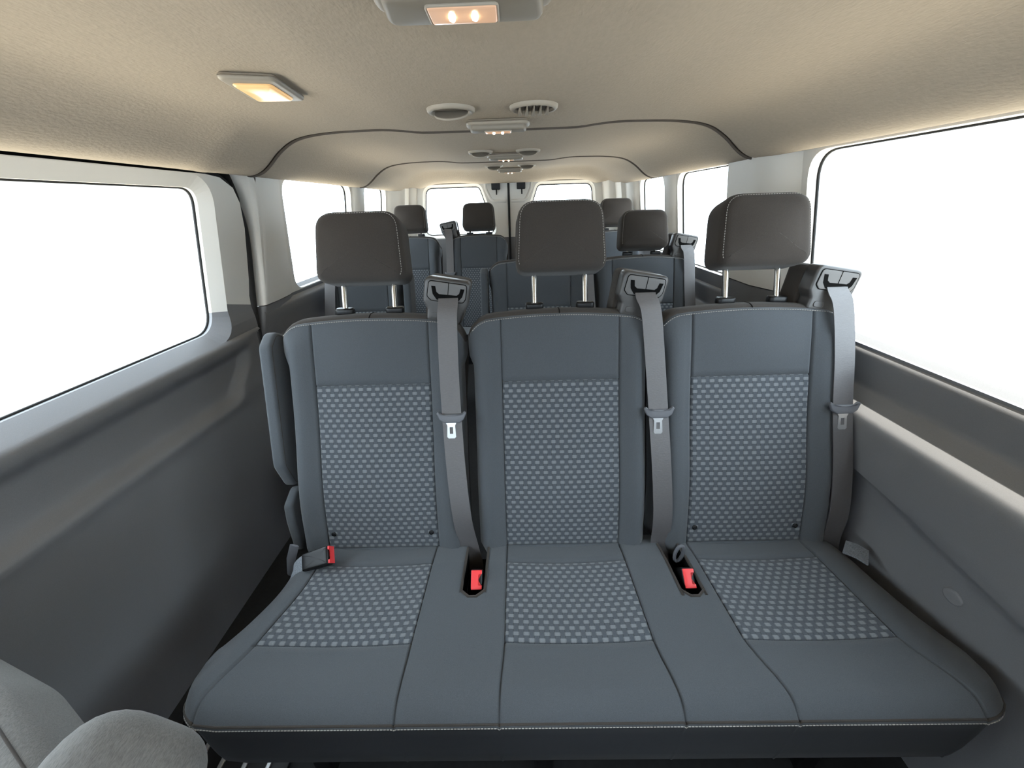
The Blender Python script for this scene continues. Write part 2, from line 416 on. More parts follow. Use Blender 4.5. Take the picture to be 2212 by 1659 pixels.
def frange(a, b, n): return [a + (b - a) * k / n for k in range(n + 1)]
CREAM = 0.955
# window openings (y, z)
WIN = {
 'R1': rounded([(-0.30, 0.885), (1.225, 0.885), (1.275, 1.36), (-0.30, 1.36)], [0.05, 0.06, 0.07, 0.05], 8),
 'R2': rounded([(1.69, 0.935), (2.235, 0.935), (2.25, 1.365), (1.68, 1.365)], 0.07, 8),
 'R3': rounded([(2.44, 0.95), (2.90, 0.95), (2.90, 1.37), (2.44, 1.37)], 0.07, 8),
 'L2': rounded([(1.735, 0.93), (2.43, 0.93), (2.43, 1.372), (1.71, 1.372)], 0.07, 8),
 'L3': rounded([(2.64, 0.95), (3.09, 0.95), (3.09, 1.378), (2.64, 1.378)], 0.07, 8),
 'L1': rounded([(-0.25, 0.893), (1.235, 0.893), (1.285, 1.322), (-0.25, 1.322)], [0.05, 0.07, 0.045, 0.05], 8),
}
CABR = rounded([(-1.15, 0.90), (-0.46, 0.90), (-0.46, 1.36), (-0.95, 1.36)], 0.05, 4)
# right wall
wr = empty('wall_right', (0.95, 1.0, 0), kind='structure', label='right side wall, cream pillar trims above dark grey panels')
def addw(parent, name, VF, m, sharp=40):
    V, F = VF; off = parent.location
    if F: put(name, mk(name, [Vector(v) - off for v in V], F, m, sharp=sharp), parent)
fR0 = lambda y, z: Vector((wall_x(1, z, 0.030), y, z)); fR1 = lambda y, z: Vector((wall_x(1, z), y, z))
holesR = [WIN['R1'], WIN['R2'], WIN['R3'], CABR]
pr = panel([(Y_FRONT, 0.868), (Y_REAR, 0.868), (Y_REAR, 1.46), (Y_FRONT, 1.46)], holesR, fR0, (CREAM,))
addw(wr, 'lower_window_trim', pr[0], 'grey_trim'); addw(wr, 'pillar_trim', pr[1], 'cream_trim')
for h in holesR:
    addw(wr, 'window_reveal', reveal(h, fR0, fR1, CREAM, True), 'cream_trim'); addw(wr, 'sill_reveal', reveal(h, fR0, fR1, CREAM, False), 'grey_trim')
# pillar covers standing proud between the windows
def pillar(parent, s, spec, z0, z1, m, name, d0=0.030):
    P = []
    for z in frange(z0, z1, 6):
        P.append([Vector((wall_x(s, z, d0 + d), y + (z - 1.1) * k, z)) - parent.location for y, d, k in spec])
    V, F, _ = grid_parts(P)['all']; n = len(spec)
    b = len(V)
    V += [P[0][i].copy() for i in range(n)] + [Vector((wall_x(s, z0, d0), y + (z0 - 1.1) * k, z0)) - parent.location for y, d, k in spec]
    for i in range(n - 1):
        if spec[i][1] > 0.001 and spec[i + 1][1] > 0.001: F.append((b + i, b + i + 1, b + n + i + 1, b + n + i))
    put(name, mk(name, V, F, m, sharp=45), parent)
ps = [(1.275, 0.0, 0.09), (1.285, 0.006, 0.09), (1.335, 0.026, 0.05), (1.36, 0.034, 0.03), (1.42, 0.049, 0), (1.435, 0.051, 0), (1.455, 0.051, 0), (1.635, 0.047, -0.02), (1.655, 0.040, -0.02), (1.674, 0.0, -0.02)]
pillar(wr, 1, ps, CREAM, 1.40, 'cream_trim', 'pillar_cover'); pillar(wr, 1, ps, 0.70, CREAM - 0.003, 'grey_trim', 'pillar_base')
ps2 = [(2.255, 0.0, 0.0), (2.27, 0.012, 0), (2.30, 0.022, 0), (2.37, 0.024, 0), (2.40, 0.014, 0), (2.43, 0.0, 0)]
pillar(wr, 1, ps2, CREAM, 1.40, 'cream_trim', 'pillar_cover')
ps3 = [(2.92, 0.0, 0.0), (2.95, 0.03, 0), (3.10, 0.045, 0), (3.12, 0.07, 0), (3.25, 0.08, 0), (3.28, 0.12, 0), (3.44, 0.15, 0)]
pillar(wr, 1, ps3, CREAM, 1.42, 'cream_trim', 'pillar_cover'); 
# lower right panel: two ledges below the glass
RP = [(0.985, 0.898), (0.962, 0.882), (0.954, 0.876), (0.949, 0.869), (0.949, 0.858), (0.954, 0.83), (0.960, 0.795), (0.960, 0.785), (0.955, 0.778), (0.935, 0.764), (0.915, 0.742), (0.905, 0.730), (0.901, 0.718), (0.902, 0.70), (0.906, 0.66), (0.911, 0.60), (0.914, 0.575), (0.918, 0.566), (0.930, 0.556), (0.940, 0.53), (0.944, 0.40), (0.946, 0.20), (0.95, -0.03)]
def right_low(y0, y1, n, name):
    P = []
    for y in frange(y0, y1, n):
        row = []
        for x, z in RP:
            zz = z
            if 0.5 < z < 0.60: zz = z + 0.13 * (y - 0.6) * (1 if y < 1.3 else 0)
            row.append(Vector((x, y, zz)) - wr.location)
        P.append(row)
    V, F, _ = grid_parts(P)['all']; put(name, mk(name, V, F, 'grey_trim', sharp=70), wr)
right_low(Y_FRONT, Y_REAR, 24, 'lower_panel')
o = put('panel_clip', disc_cap(0.016, 0.020, 0.006, 'grey_trim', 'panel_clip'), wr, loc=Vector((0.944, 0.545, 0.475)) - wr.location, rot=(0, -math.pi / 2, 0))
glass(1, WIN['R1'], fR1, 'large side window right of the front bench'); glass(2, WIN['R2'], fR1, 'side window on the right behind the first pillar'); glass(3, WIN['R3'], fR1, 'narrow rear window on the right wall')
# left wall behind the sliding door
wl = empty('wall_left', (-0.95, 2.0, 0), kind='structure', label='left side wall behind the sliding door, cream above dark grey')
fL0 = lambda y, z: Vector((wall_x(-1, z, 0.034), y, z)); fL1 = lambda y, z: Vector((wall_x(-1, z), y, z))
EDGE = [(0.0, 1.405), (0.55, 1.405), (0.73, 1.41), (0.83, 1.43), (0.91, 1.452), (1.03, 1.480), (1.20, 1.505), (1.30, 1.50), (1.36, 1.475), (1.40, 1.44)]     # (z, y) front edge of the pillar
edge_up = [(y, z) for z, y in EDGE if z > 0.86]
outerL = [(lerp(EDGE, 0.868), 0.868), (Y_REAR, 0.868), (Y_REAR, 1.46), (1.44, 1.46)] + edge_up[::-1]
holesL = [WIN['L2'], WIN['L3']]
pl = panel(outerL, holesL, fL0, (0.925,))
addw(wl, 'lower_window_trim', pl[0], 'grey_trim'); addw(wl, 'pillar_trim', pl[1], 'cream_trim')
for h in holesL:
    addw(wl, 'window_reveal', reveal(h, fL0, fL1, 0.945, True), 'cream_trim'); addw(wl, 'sill_reveal', reveal(h, fL0, fL1, 0.945, False), 'grey_trim')
# rolled front edge of the pillar trims
for (za, zb, m, nm) in ((0.925, 1.40, 'cream_trim', 'pillar_edge'), (0.10, 0.922, 'grey_trim', 'pillar_edge')):
    P = []
    for z in frange(za, zb, 14):
        y = lerp(EDGE, z); P.append([Vector((wall_x(-1, z, 0.034 - d), y + e, z)) - wl.location for d, e in ((-0.022, 0.03), (-0.022, 0.012), (-0.016, 0.003), (-0.004, 0.0), (0.04, 0.004))])
    V, F, _ = grid_parts(P)['all']; put(nm, mk(nm, V, F, m, sharp=70), wl)
psl = [(1.49, 0.020, 0.10), (1.53, 0.022, 0.10), (1.56, 0.022, 0.05), (1.66, 0.010, 0.0), (1.70, 0.0, 0.0)]
pillar(wl, -1, psl, 0.925, 1.40, 'cream_trim', 'pillar_cover', 0.034); pillar(wl, -1, psl, 0.55, 0.922, 'grey_trim', 'pillar_base', 0.034)
psl2 = [(2.44, 0.0, 0), (2.455, 0.015, 0), (2.50, 0.030, 0), (2.56, 0.030, 0), (2.60, 0.015, 0), (2.63, 0, 0)]
pillar(wl, -1, psl2, 0.93, 1.40, 'cream_trim', 'pillar_cover', 0.034)
psl3 = [(3.10, 0.0, 0.0), (3.13, 0.03, 0), (3.26, 0.06, 0), (3.28, 0.09, 0), (3.36, 0.10, 0), (3.38, 0.14, 0), (3.44, 0.16, 0)]
pillar(wl, -1, psl3, 0.93, 1.42, 'cream_trim', 'pillar_cover', 0.034)
LP = [(-0.985, 0.945), (-0.950, 0.915), (-0.930, 0.900), (-0.926, 0.89), (-0.932, 0.86), (-0.945, 0.80), (-0.94, 0.77), (-0.92, 0.73), (-0.915, 0.70), (-0.925, 0.5), (-0.94, 0.2), (-0.95, -0.03)]
P = [[Vector((x, (y if y > 1.42 else lerp(EDGE, z) + 0.004), z)) - wl.location for x, z in LP] for y in [1.40, 1.55, 1.75, 2.1, 2.6, 3.0, Y_REAR]]
V, F, _ = grid_parts(P)['all']; put('lower_panel', mk('lower_panel', V, F, 'grey_trim', sharp=70), wl)
glass(4, WIN['L2'], fL1, 'side window on the left behind the sliding door'); glass(5, WIN['L3'], fL1, 'small rear window on the left wall')
# ---- sliding door on the left
dr = empty('door_1', (-0.95, 0.6, 0), kind='structure', label='sliding side door, cream window frame over dark grey inner panel')
DE = [(0.0, 1.372), (0.60, 1.372), (0.73, 1.372), (0.83, 1.378), (0.91, 1.390), (1.03, 1.418), (1.20, 1.442), (1.28, 1.438), (1.325, 1.415), (1.352, 1.36), (1.358, 1.30)]   # (z, y) rear edge of the door
fD0 = lambda y, z: Vector((wall_x(-1, z, 0.036), y, z)); fDm = lambda y, z: Vector((wall_x(-1, z, 0.010), y, z)); fD1 = lambda y, z: Vector((wall_x(-1, z, -0.004), y, z))
big = inset(WIN['L1'], -0.034)
def fDb(y, z): return Vector((wall_x(-1, z, 0.036 + 0.026 * (1 - sstep(0.862, 0.975, z))), y, z))
outerD = [(-0.42, 0.935), (lerp(DE, 0.935), 0.935)] + [(y, z) for z, y in DE if z > 0.95] + [(-0.42, 1.358)]
bigc = [(a, b) for a, b in big]
# frame above the sill: open polygon round the window (window hole enlarged for the bevel)
hole_top = [(a, max(b, 0.9351)) for a, b in bigc]
def dedupe(q):
    out = []
    for p in q:
        if not out or (abs(p[0] - out[-1][0]) + abs(p[1] - out[-1][1])) > 1e-5: out.append(p)
    return out
hole_top = dedupe(hole_top)
outerD2 = [(-0.42, 0.80)] + [(lerp(DE, 0.80), 0.80)] + outerD[1:]
pd = panel(outerD2, [bigc], fDb, (0.845, 0.87, 0.90, 0.93, 0.975), slant=(0.25, 0.978 + 0.25 * 1.26))
for cream in (True, False):
    VV = []; FF = []
    for k in pd:
        if k == 0 or (k >= 100) != cream: continue
        i = len(VV); VV += pd[k][0]; FF += [[q + i for q in f] for f in pd[k][1]]
    addw(dr, 'frame_trim' if cream else 'frame_lower_trim', (VV, FF), 'cream_trim' if cream else 'grey_trim', 60)
n = len(big)
for up, m, nm in ((True, 'cream_trim', 'frame_bevel'), (False, 'grey_trim', 'sill_ledge')):
    V = []; F = []
    for k in range(n):
        zc = (WIN['L1'][k][1] + WIN['L1'][(k + 1) % n][1]) / 2
        if (zc > 0.975) != up: continue
        a, b, c, d = big[k], big[(k + 1) % n], WIN['L1'][(k + 1) % n], WIN['L1'][k]; i = len(V)
        V += [fDb(*a), fDb(*b), fDm(*c), fDm(*d)]; F.append((i, i + 1, i + 2, i + 3))
        i = len(V); V += [fDm(*d), fDm(*c), fD1(*c), fD1(*d)]; F.append((i, i + 1, i + 2, i + 3))
    addw(dr, nm, (V, F), m, sharp=30)
# inner door panel as a relief x(y, z): recessed field bounded by a soft ridge that turns up towards the rear
def door_x(y, z):
    base = 0.944 - 0.026 * sstep(0.0, 0.6, z)
    ye = lerp([(0.55, 1.10), (0.70, 1.20), (0.76, 1.27), (0.84, 1.315), (0.95, 1.36)], z)
    lower = sstep(0.665, 0.705, z + 0.02 * (y - 0.6) - 0.25 * max(0, y - 1.12) ** 2 * 0)
    inside = lower * (1 - sstep(ye - 0.035, ye, y))
    rec = 0.026 * inside * (1 - sstep(0.79, 0.835, z))
    band = 0.004 * inside * sstep(0.79, 0.835, z)
    ridge = -0.010 * math.exp(-((z - 0.672) / 0.03) ** 2) * (1 - sstep(1.15, 1.3, y))
    edge = 0.020 * sstep(1.335, 1.375, y - (lerp(DE, z) - 1.372))
    return -(base + rec - band + ridge + edge * 0.9)
zs = frange(-0.03, 0.62, 12) + frange(0.63, 0.85, 26)
P = []
for y in frange(-0.42, 1.0, 10) + frange(1.03, 1.372, 24):
    row = []
    for z in zs:
        yy = y if y < 1.2 else 1.2 + (y - 1.2) * (lerp(DE, z) - 1.2) / (1.372 - 1.2)
        row.append(Vector((door_x(y, z), yy, z)) - dr.location)
    # roll up into the sill ledge
    for x, z in ((-0.918, 0.858), (-0.9265, 0.864)):
        yy = y if y < 1.2 else 1.2 + (y - 1.2) * (lerp(DE, z) - 1.2) / (1.372 - 1.2)
        row.append(Vector((x, yy, z)) - dr.location)
    P.append(row)
V, F, _ = grid_parts(P)['all']; put('inner_panel', mk('inner_panel', V, F, 'grey_trim'), dr)
glass(6, WIN['L1'], fD1, 'large window in the sliding door on the left')
# black rubber door seal and jamb
sealp = catmull([(-0.935, -0.42, 1.372), (-0.935, 0.6, 1.372), (-0.932, 1.30, 1.372), (-0.930, 1.40, 1.362), (-0.925, 1.452, 1.32), (-0.928, 1.475, 1.20), (-0.945, 1.452, 1.03), (-0.952, 1.424, 0.91), (-0.955, 1.405, 0.80), (-0.955, 1.395, 0.60), (-0.955, 1.392, 0.05)], 5)
put('door_seal', tube('door_seal', [p - dr.location for p in sealp], 0.014, 'rubber', seg=8, up=(1, 0, 0)), dr)
jamb = [(1.30, 1.34), (1.38, 0.05), (1.47, 0.05), (1.52, 1.34), (1.52, 1.45), (-0.42, 1.45), (-0.42, 1.345), (1.30, 1.345)]
jv = [(-0.990 + 0.15 * (z - 0.92) * (1 if z > 0.92 else 0), y, z) for y, z in [(1.30, -0.02), (1.56, -0.02), (1.56, 0.92), (1.30, 0.92), (1.56, 1.46), (1.30, 1.46)]] + [(-0.925, -0.42, 1.33), (-0.925, 1.32, 1.33), (-0.905, 1.32, 1.46), (-0.905, -0.42, 1.46)]
put('jamb', mk('jamb', [Vector(v) - dr.location for v in jv], [(0, 1, 2, 3), (3, 2, 4, 5), (6, 7, 8, 9)], 'void_black', smooth=False), dr)
# front cab: unseen side skins, bulkhead and a windscreen opening narrowed to cut front light
wf = empty('wall_front', (0, Y_FRONT, 0), kind='structure', label='front end of the cab below the windscreen')
put('dashboard', mk('dashboard', [(-1, 0, 0), (1, 0, 0), (1, 0, 0.86), (-1, 0, 0.86), (1, 0.35, 0.80), (-1, 0.35, 0.80), (1, 0.4, 0.5), (-1, 0.4, 0.5)], [(0, 1, 2, 3), (3, 2, 4, 5), (5, 4, 6, 7)], 'grey_trim', smooth=False), wf)
WS = rounded([(-0.74, 0.97), (0.74, 0.97), (0.66, 1.30), (-0.66, 1.30)], 0.06, 5)
fW = lambda x, z: Vector((x, Y_FRONT + 0.30 * (z - 0.86) / 0.6, z))
addw(wf, 'screen_surround', panel([(-1.0, 0.84), (1.0, 0.84), (1.0, 1.47), (-1.0, 1.47)], [WS], fW, ())[0], 'grey_trim')
glass(9, WS, fW, 'windscreen at the front of the cab, unseen, kept small to limit front light')
cabl = panel([(Y_FRONT, 0.0), (-0.40, 0.0), (-0.40, 1.46), (Y_FRONT, 1.46)], [CABR], fD0, ())
addw(wf, 'cab_side', cabl[0], 'grey_trim')

# ---- rear doors
def rear_door(idx, s, wn):
    d = empty('door_%d' % idx, (s * 0.42, Y_REAR, 0), kind='structure', label='rear cargo door on the %s, cream panel with a slanted window' % ('left' if s < 0 else 'right'))
    win = rounded([(s * 0.235, 1.380), (s * 0.66, 1.380), (s * 0.70, 1.03), (s * 0.115, 1.03)], [0.04, 0.06, 0.05, 0.05], 6)
    f0 = lambda x, z: Vector((x, Y_REAR - 0.030, z)); fm = lambda x, z: Vector((x, Y_REAR, z))
    outer = [(s * 0.006, 0.02), (s * 0.90, 0.02), (s * 0.90, 1.46), (s * 0.006, 1.46)]
    bigw = inset(win, -0.022)
    p = panel(outer, [bigw], f0, (1.0,))
    addw(d, 'lower_panel', p[0], 'grey_trim'); addw(d, 'upper_trim', p[1], 'cream_trim')
    V = []; F = []; n = len(win)
    for k in range(n):
        i = len(V); V += [f0(*bigw[k]), f0(*bigw[(k + 1) % n]), fm(*win[(k + 1) % n]), fm(*win[k])]; F.append((i, i + 1, i + 2, i + 3))
    addw(d, 'window_bevel', (V, F), 'cream_trim', 35)
    # raised frame border on the outer side and the pressed field round the hook
    fr = [(s * 0.745, 1.0), (s * 0.775, 1.0), (s * 0.765, 1.36), (s * 0.72, 1.415), (s * 0.20, 1.415), (s * 0.20, 1.395), (s * 0.71, 1.395), (s * 0.735, 1.35)]
    emb = tube('panel_ridge', [Vector((s * a, Y_REAR - 0.030, z)) - d.location for a, z in ((0.185, 1.44), (0.18, 1.36), (0.145, 1.29), (0.12, 1.272), (0.02, 1.272))], 0.012, 'cream_trim', seg=8)
    put('panel_ridge', emb, d)
    hk = put('hook_mount', rprism('hook_mount', rounded([(-0.034, -0.025), (0.034, -0.025), (0.034, 0.03), (-0.034, 0.03)], 0.008), 0, 0.03, 'black_plastic', er=0.006), d, loc=Vector((s * 0.10, Y_REAR - 0.031, 1.378)) - d.location, rot=(math.pi / 2, 0, 0))
    put('hook', tube('hook', [(0.005, -0.02, 0.02), (0.005, -0.05, 0.024), (0.005, -0.056, 0.034)], 0.006, 'black_plastic', seg=6), hk)
    g = glass(wn, win, fm, 'rear window in the %s cargo door' % ('left' if s < 0 else 'right'))
    return d
rear_door(2, -1, 7); rear_door(3, 1, 8)
t1 = put('trim_1', tube('trim_1', [(0, Y_REAR - 0.034, 0.02), (0, Y_REAR - 0.034, 0.7), (0, Y_REAR - 0.034, 1.44)], 0.009, 'rubber', seg=8), kind='structure', label='black rubber seal between the two rear doors')
for s, k in ((-1, 2), (1, 3)):
    p = [(s * 0.80, Y_REAR - 0.04, 0.3), (s * 0.80, Y_REAR - 0.04, 1.25), (s * 0.785, Y_REAR - 0.04, 1.35), (s * 0.72, Y_REAR - 0.04, 1.405), (s * 0.5, Y_REAR - 0.04, 1.412), (0, Y_REAR - 0.04, 1.412)]
    put('trim_%d' % k, tube('trim', catmull(p, 4), 0.010, 'dim_plastic', seg=8), kind='structure', label='grey weatherstrip round the %s rear door opening' % ('left' if s < 0 else 'right'))

# ============================================================ SEATS
LEAN = math.radians(18.0); SU, CU = math.sin(LEAN), math.cos(LEAN)
def bp(x, u, n): return Vector((x, u * SU - n * CU, u * CU + n * SU))     # seat-back frame: across, up the back, out of the front
BFR = (Vector((0, 0, 0)), Vector((1, 0, 0)), Vector((0, SU, CU)), Vector((0, -CU, SU)))
SEAM = 0.152
def seamcols(extra):
    return extra
def back_cols():
    c = [(-0.240, 0.12), (-0.241, 0.08), (-0.241, 0.045), (-0.239, 0.025), (-0.233, 0.011), (-0.223, 0.003), (-0.208, 0), (-0.190, 0), (-0.172, 0), (-0.160, 0), (-0.1555, 0), (-0.152, 0), (-0.1485, 0), (-0.144, 0)]
    mid = [(-0.125 + 0.25 * k / 10, 0) for k in range(11)]
    return c + mid + [(-x, d) for x, d in c[::-1]]
def drop_at(x):
    ax = abs(x); d = 0.012 * (ax / 0.2) ** 2; r = 0.062
    if ax > 0.180: d += r - math.sqrt(max(0.0, r * r - (ax - 0.180) ** 2))
    return d
ROWS = [(-0.055, 0.10, 0), (-0.056, 0.06, 0), (-0.050, 0.03, 0), (-0.038, 0.012, 0), (-0.022, 0.003, 0), (-0.010, 0.0, 0), (-0.0035, 0, 0), (0.0, 0, 2), (0.0035, 0, 0), (0.012, 0, 0)]
ROWS += [(0.03 + 0.41 * k / 14, 0, 0) for k in range(15)] + [(0.4495, 0, 0), (0.453, 0, 1), (0.4565, 0, 0), (0.47, 0, 0), (0.50, 0, 0), (0.53, 0, 0), (0.56, 0, 0), (0.585, 0, 0), (0.605, 0, 0), (0.618, 0.0, 0), (0.6235, 0.001, 0), (0.627, 0.005, 3), (0.631, 0.008, 0), (0.638, 0.018, 0), (0.643, 0.04, 0), (0.644, 0.07, 0), (0.640, 0.10, 0), (0.628, 0.122, 0), (0.58, 0.132, 0), (0.40, 0.135, 0), (0.20, 0.132, 0), (0.0, 0.125, 0), (-0.05, 0.12, 0)]
def back_point(x, u, sd, td, gr, gc):
    ax = abs(x)
    bol = 0.014 * math.exp(-((ax - 0.195) / 0.030) ** 2)
    mid = 0.006 * max(0.0, 1 - (ax / 0.152) ** 2) * sstep(0.0, 0.08, u) * (1 - sstep(0.40, 0.46, u)) + 0.008 * max(0.0, 1 - (ax / 0.152) ** 2) * sstep(0.45, 0.52, u) * (1 - sstep(0.58, 0.63, u))
    lum = 0.014 * math.exp(-((u - 0.16) / 0.14) ** 2) - 0.004
    n = bol * (1 - sstep(0.55, 0.63, u)) + mid + lum - max(sd, td)
    if gc and 0.0 <= u < 0.62 and td < 0.003: n -= 0.005
    if gr in (1, 2) and ax <= SEAM: n -= 0.005
    if gr == 3: n -= 0.002
    uu = u - drop_at(x) * sstep(0.44, 0.615, u)
    # rounded lower corners
    if u < 0.10 and ax > 0.17: uu += 0.045 * ((ax - 0.17) / 0.07) ** 2 * (1 - sstep(-0.02, 0.10, u))
    if ax > 0.20: x *= 1 - 0.05 * (1 - sstep(0.52, 0.60, u)) * sstep(0.20, 0.235, ax)
    return x, uu, n
def build_backrest(ptop=0.453):
    cols = back_cols(); P = []; UV = []
    RW = [((u if u < 0.01 or u > 0.58 else (u * ptop / 0.453 if u <= 0.453 else ptop + (u - 0.453) * (0.58 - ptop) / (0.58 - 0.453))), td, gr) for u, td, gr in ROWS]
    for u, td, gr in RW:
        r = []; v = []
        for x, sd in cols:
            gc = abs(abs(x) - SEAM) < 1e-6
            r.append(bp(*back_point(x, u, sd, td, gr, gc))); v.append((x, u))
        P.append(r); UV.append(v)
    j0 = next(k for k, r in enumerate(ROWS) if r[2] == 2); j1 = next(k for k, r in enumerate(ROWS) if r[2] == 1); j2 = next(k for k, r in enumerate(ROWS) if r[2] == 3)
    i0 = next(k for k, c in enumerate(cols) if abs(c[0] + SEAM) < 1e-6); i1 = next(k for k, c in enumerate(cols) if abs(c[0] - SEAM) < 1e-6)
    def reg(i, j):
        if i0 <= i < i1 and j0 <= j < j1: return 'insert'
        if i0 <= i < i1 and j1 <= j < j2: return 'upper'
        if j >= j2: return 'cap'
        return 'body'
    G = grid_parts(P, reg, UV)
    out = {'backrest': mk('backrest', G['body'][0], G['body'][1], 'fabric'), 'insert_panel': mk('insert_panel', G['insert'][0], G['insert'][1], 'patterned_fabric', uv=G['insert'][2]),
           'shoulder_panel': mk('shoulder_panel', G['upper'][0], G['upper'][1], 'fabric'), 'top_cap': mk('top_cap', G['cap'][0], G['cap'][1], 'trim_fabric')}
    st = [bp(*[a + b for a, b in zip(back_point(x, 0.621, 0, 0.0, 0, False), (0, 0, 0.0012))]) for x in [-0.225 + 0.45 * k / 40 for k in range(41)]]
    out['stitching'] = stitches('stitching', st)
    cr = [bp(*[a + b for a, b in zip(back_point(0.0, u, 0, td, 0, False), (0.0, 0.0, 0.0006))]) for u, td, g in ROWS[j2:j2 + 6]]
    out['top_seam'] = tube('top_seam', cr, 0.0012, 'void_black', seg=5)
    return out
BACK_A = build_backrest(); BACK_B = build_backrest(0.405)
def build_headrest():
    out = {}
    o = rounded([(-0.116, 0.0), (0.116, 0.0), (0.106, 0.174), (-0.106, 0.174)], [0.032, 0.032, 0.050, 0.050], 7)
    fr = (bp(0, 0, 0), BFR[1], BFR[2], BFR[3])
    out['headrest'] = rprism('headrest', o, -0.085, 0.030, 'trim_fabric', er=0.027, eb=0.034, bulge=0.012, fr=fr, seg=5, sharp=None, caprings=5)
    ring = inset(o, 0.0035)
    pts = [bp(a, b, 0.0226) for a, b in inset(o, 0.0076) if b > 0.014]
    pts = pts[1:] + pts[:1] if (pts[0] - pts[-1]).length < 0.03 else pts
    k = max(range(len(pts)), key=lambda q: (pts[q] - pts[q - 1]).length); pts = pts[k:] + pts[:k]
    out['stitching'] = stitches('stitching', pts, r=0.0006, pitch=0.0062, dash=0.0038)
    out['headrest_post'] = tube('headrest_post', [bp(0, -0.10, -0.035), bp(0, -0.04, -0.035), bp(0, 0.02, -0.035)], 0.0068, 'chrome', seg=12)
    col = rounded([(-0.024, -0.013), (0.024, -0.013), (0.024, 0.013), (-0.024, 0.013)], 0.011, 4)
    fr2 = (Vector((0, 0, 0)), Vector((1, 0, 0)), Vector((0, 1, 0)), Vector((0, 0, 1)))
    out['post_collar'] = rprism('post_collar', col, -0.004, 0.014, 'black_plastic', er=0.004, fr=fr2)
    return out
HEAD = build_headrest()
def build_guide():
    """belt outlet on the shoulder: face turned to the front, tilted a little"""
    out = {}
    T = Matrix.Rotation(math.radians(7), 3, 'Y')
    ex = T @ Vector((1, 0, 0)); up = (T @ Vector((0, 0.05, 1.0))).normalized(); en = ex.cross(up).normalized()
    fr = (Vector((0, 0, 0)), ex, up, en)
    o = rounded([(-0.058, 0.052), (-0.061, -0.010), (-0.050, -0.030), (-0.052, -0.058), (0.030, -0.066), (0.038, -0.040), (0.052, -0.016), (0.058, 0.046)][::-1], [0.016, 0.016, 0.012, 0.008, 0.008, 0.012, 0.012, 0.016], 4)
    out['belt_guide'] = rprism('belt_guide', o, -0.045, 0.0, 'charcoal_plastic', er=0.006, fr=fr, sharp=45)
    f = rounded([(-0.046, 0.042), (-0.050, 0.004), (-0.040, -0.006), (0.040, -0.006), (0.046, 0.004), (0.048, 0.038)][::-1], 0.008, 4)
    out['face_plate'] = rprism('face_plate', f, -0.002, 0.0022, 'guide_face', er=0.0012, fr=fr)
    out['face_groove'] = tube('face_groove', [fr[0] + ex * a + up * b + en * 0.0006 for a, b in inset(f, -0.0006)], 0.0011, 'void_black', seg=5, closed=True)
    u = [(-0.040, 0.030), (-0.030, 0.030), (-0.027, 0.016), (-0.020, 0.011), (0.024, 0.011), (0.030, 0.016), (0.033, 0.028), (0.043, 0.028), (0.038, 0.008), (0.028, -0.003), (-0.026, -0.003), (-0.036, 0.010)][::-1]
    V = [fr[0] + ex * a + up * b + en * 0.0030 for a, b in u]; tri = tessellate_polygon([[Vector((a, b, 0)) for a, b in u]])
    V2 = [v - en * 0.003 for v in V]; n = len(V)
    F = [tuple(t) for t in tri] + [(k, (k + 1) % n, n + (k + 1) % n, n + k) for k in range(n)]
    out['belt_slot'] = mk('belt_slot', V + V2, F, 'void_black', smooth=False)
    out['split_line'] = tube('split_line', [fr[0] + up * 0.011 + en * 0.0024 + ex * 0.002, fr[0] + up * 0.041 + en * 0.0024 + ex * 0.003], 0.0009, 'void_black', seg=5)
    r = rounded([(-0.012, -0.006), (0.014, -0.008), (0.014, 0.008), (-0.012, 0.008)], 0.006, 4)
    out['access_cap'] = rprism('access_cap', [(a - 0.026, b - 0.044) for a, b in r], -0.002, 0.0018, 'charcoal_plastic', er=0.001, fr=fr)
    c = rounded([(-0.060, 0.050), (-0.062, -0.075), (0.034, -0.075), (0.056, 0.046)][::-1], 0.018, 4)
    out['guide_cover'] = rprism('guide_cover', c, -0.115, -0.040, 'trim_fabric', er=0.004, eb=0.020, fr=fr, sharp=None)
    return out, fr
GUIDE, GFR = build_guide()
def build_latch():
    out = {}
    fr = (Vector((0, 0, 0)), Vector((1, 0, 0)), BFR[2], BFR[3])
    b = rounded([(-0.039, 0.012), (-0.032, -0.004), (-0.020, -0.013), (0.020, -0.013), (0.032, -0.004), (0.039, 0.012), (0.034, 0.018), (0.026, 0.010), (-0.026, 0.010), (-0.034, 0.018)], 0.003, 3)
    out['latch_plate'] = rprism('latch_plate', b, 0.0, 0.010, 'latch_plastic', er=0.003, fr=fr, caprings=1)
    # metal tongue with a rectangular hole
    q = [(-0.014, -0.010), (-0.013, -0.016), (-0.010, -0.022), (-0.0115, -0.052), (-0.008, -0.056), (0.008, -0.056), (0.0115, -0.052), (0.010, -0.022), (0.013, -0.016), (0.014, -0.010)]
    h = [(-0.0045, -0.026), (-0.0045, -0.044), (0.0045, -0.044), (0.0045, -0.026)]
    tri = tessellate_polygon([[Vector((a, c, 0)) for a, c in q], [Vector((a, c, 0)) for a, c in h]]); pts = q + h
    V = [fr[1] * a + fr[2] * c + fr[3] * 0.0065 for a, c in pts] + [fr[1] * a + fr[2] * c + fr[3] * 0.0035 for a, c in pts]; n = len(pts)
    F = [tuple(t) for t in tri] + [tuple(k + n for k in t)[::-1] for t in tri]
    for ring in (range(len(q)), range(len(q), n)):
        ring = list(ring)
        for k in range(len(ring)): a, c = ring[k], ring[(k + 1) % len(ring)]; F.append((a, c, c + n, a + n))
    out['latch_tongue'] = mk('latch_tongue', V, F, 'steel', smooth=False)
    return out
LATCH = build_latch()
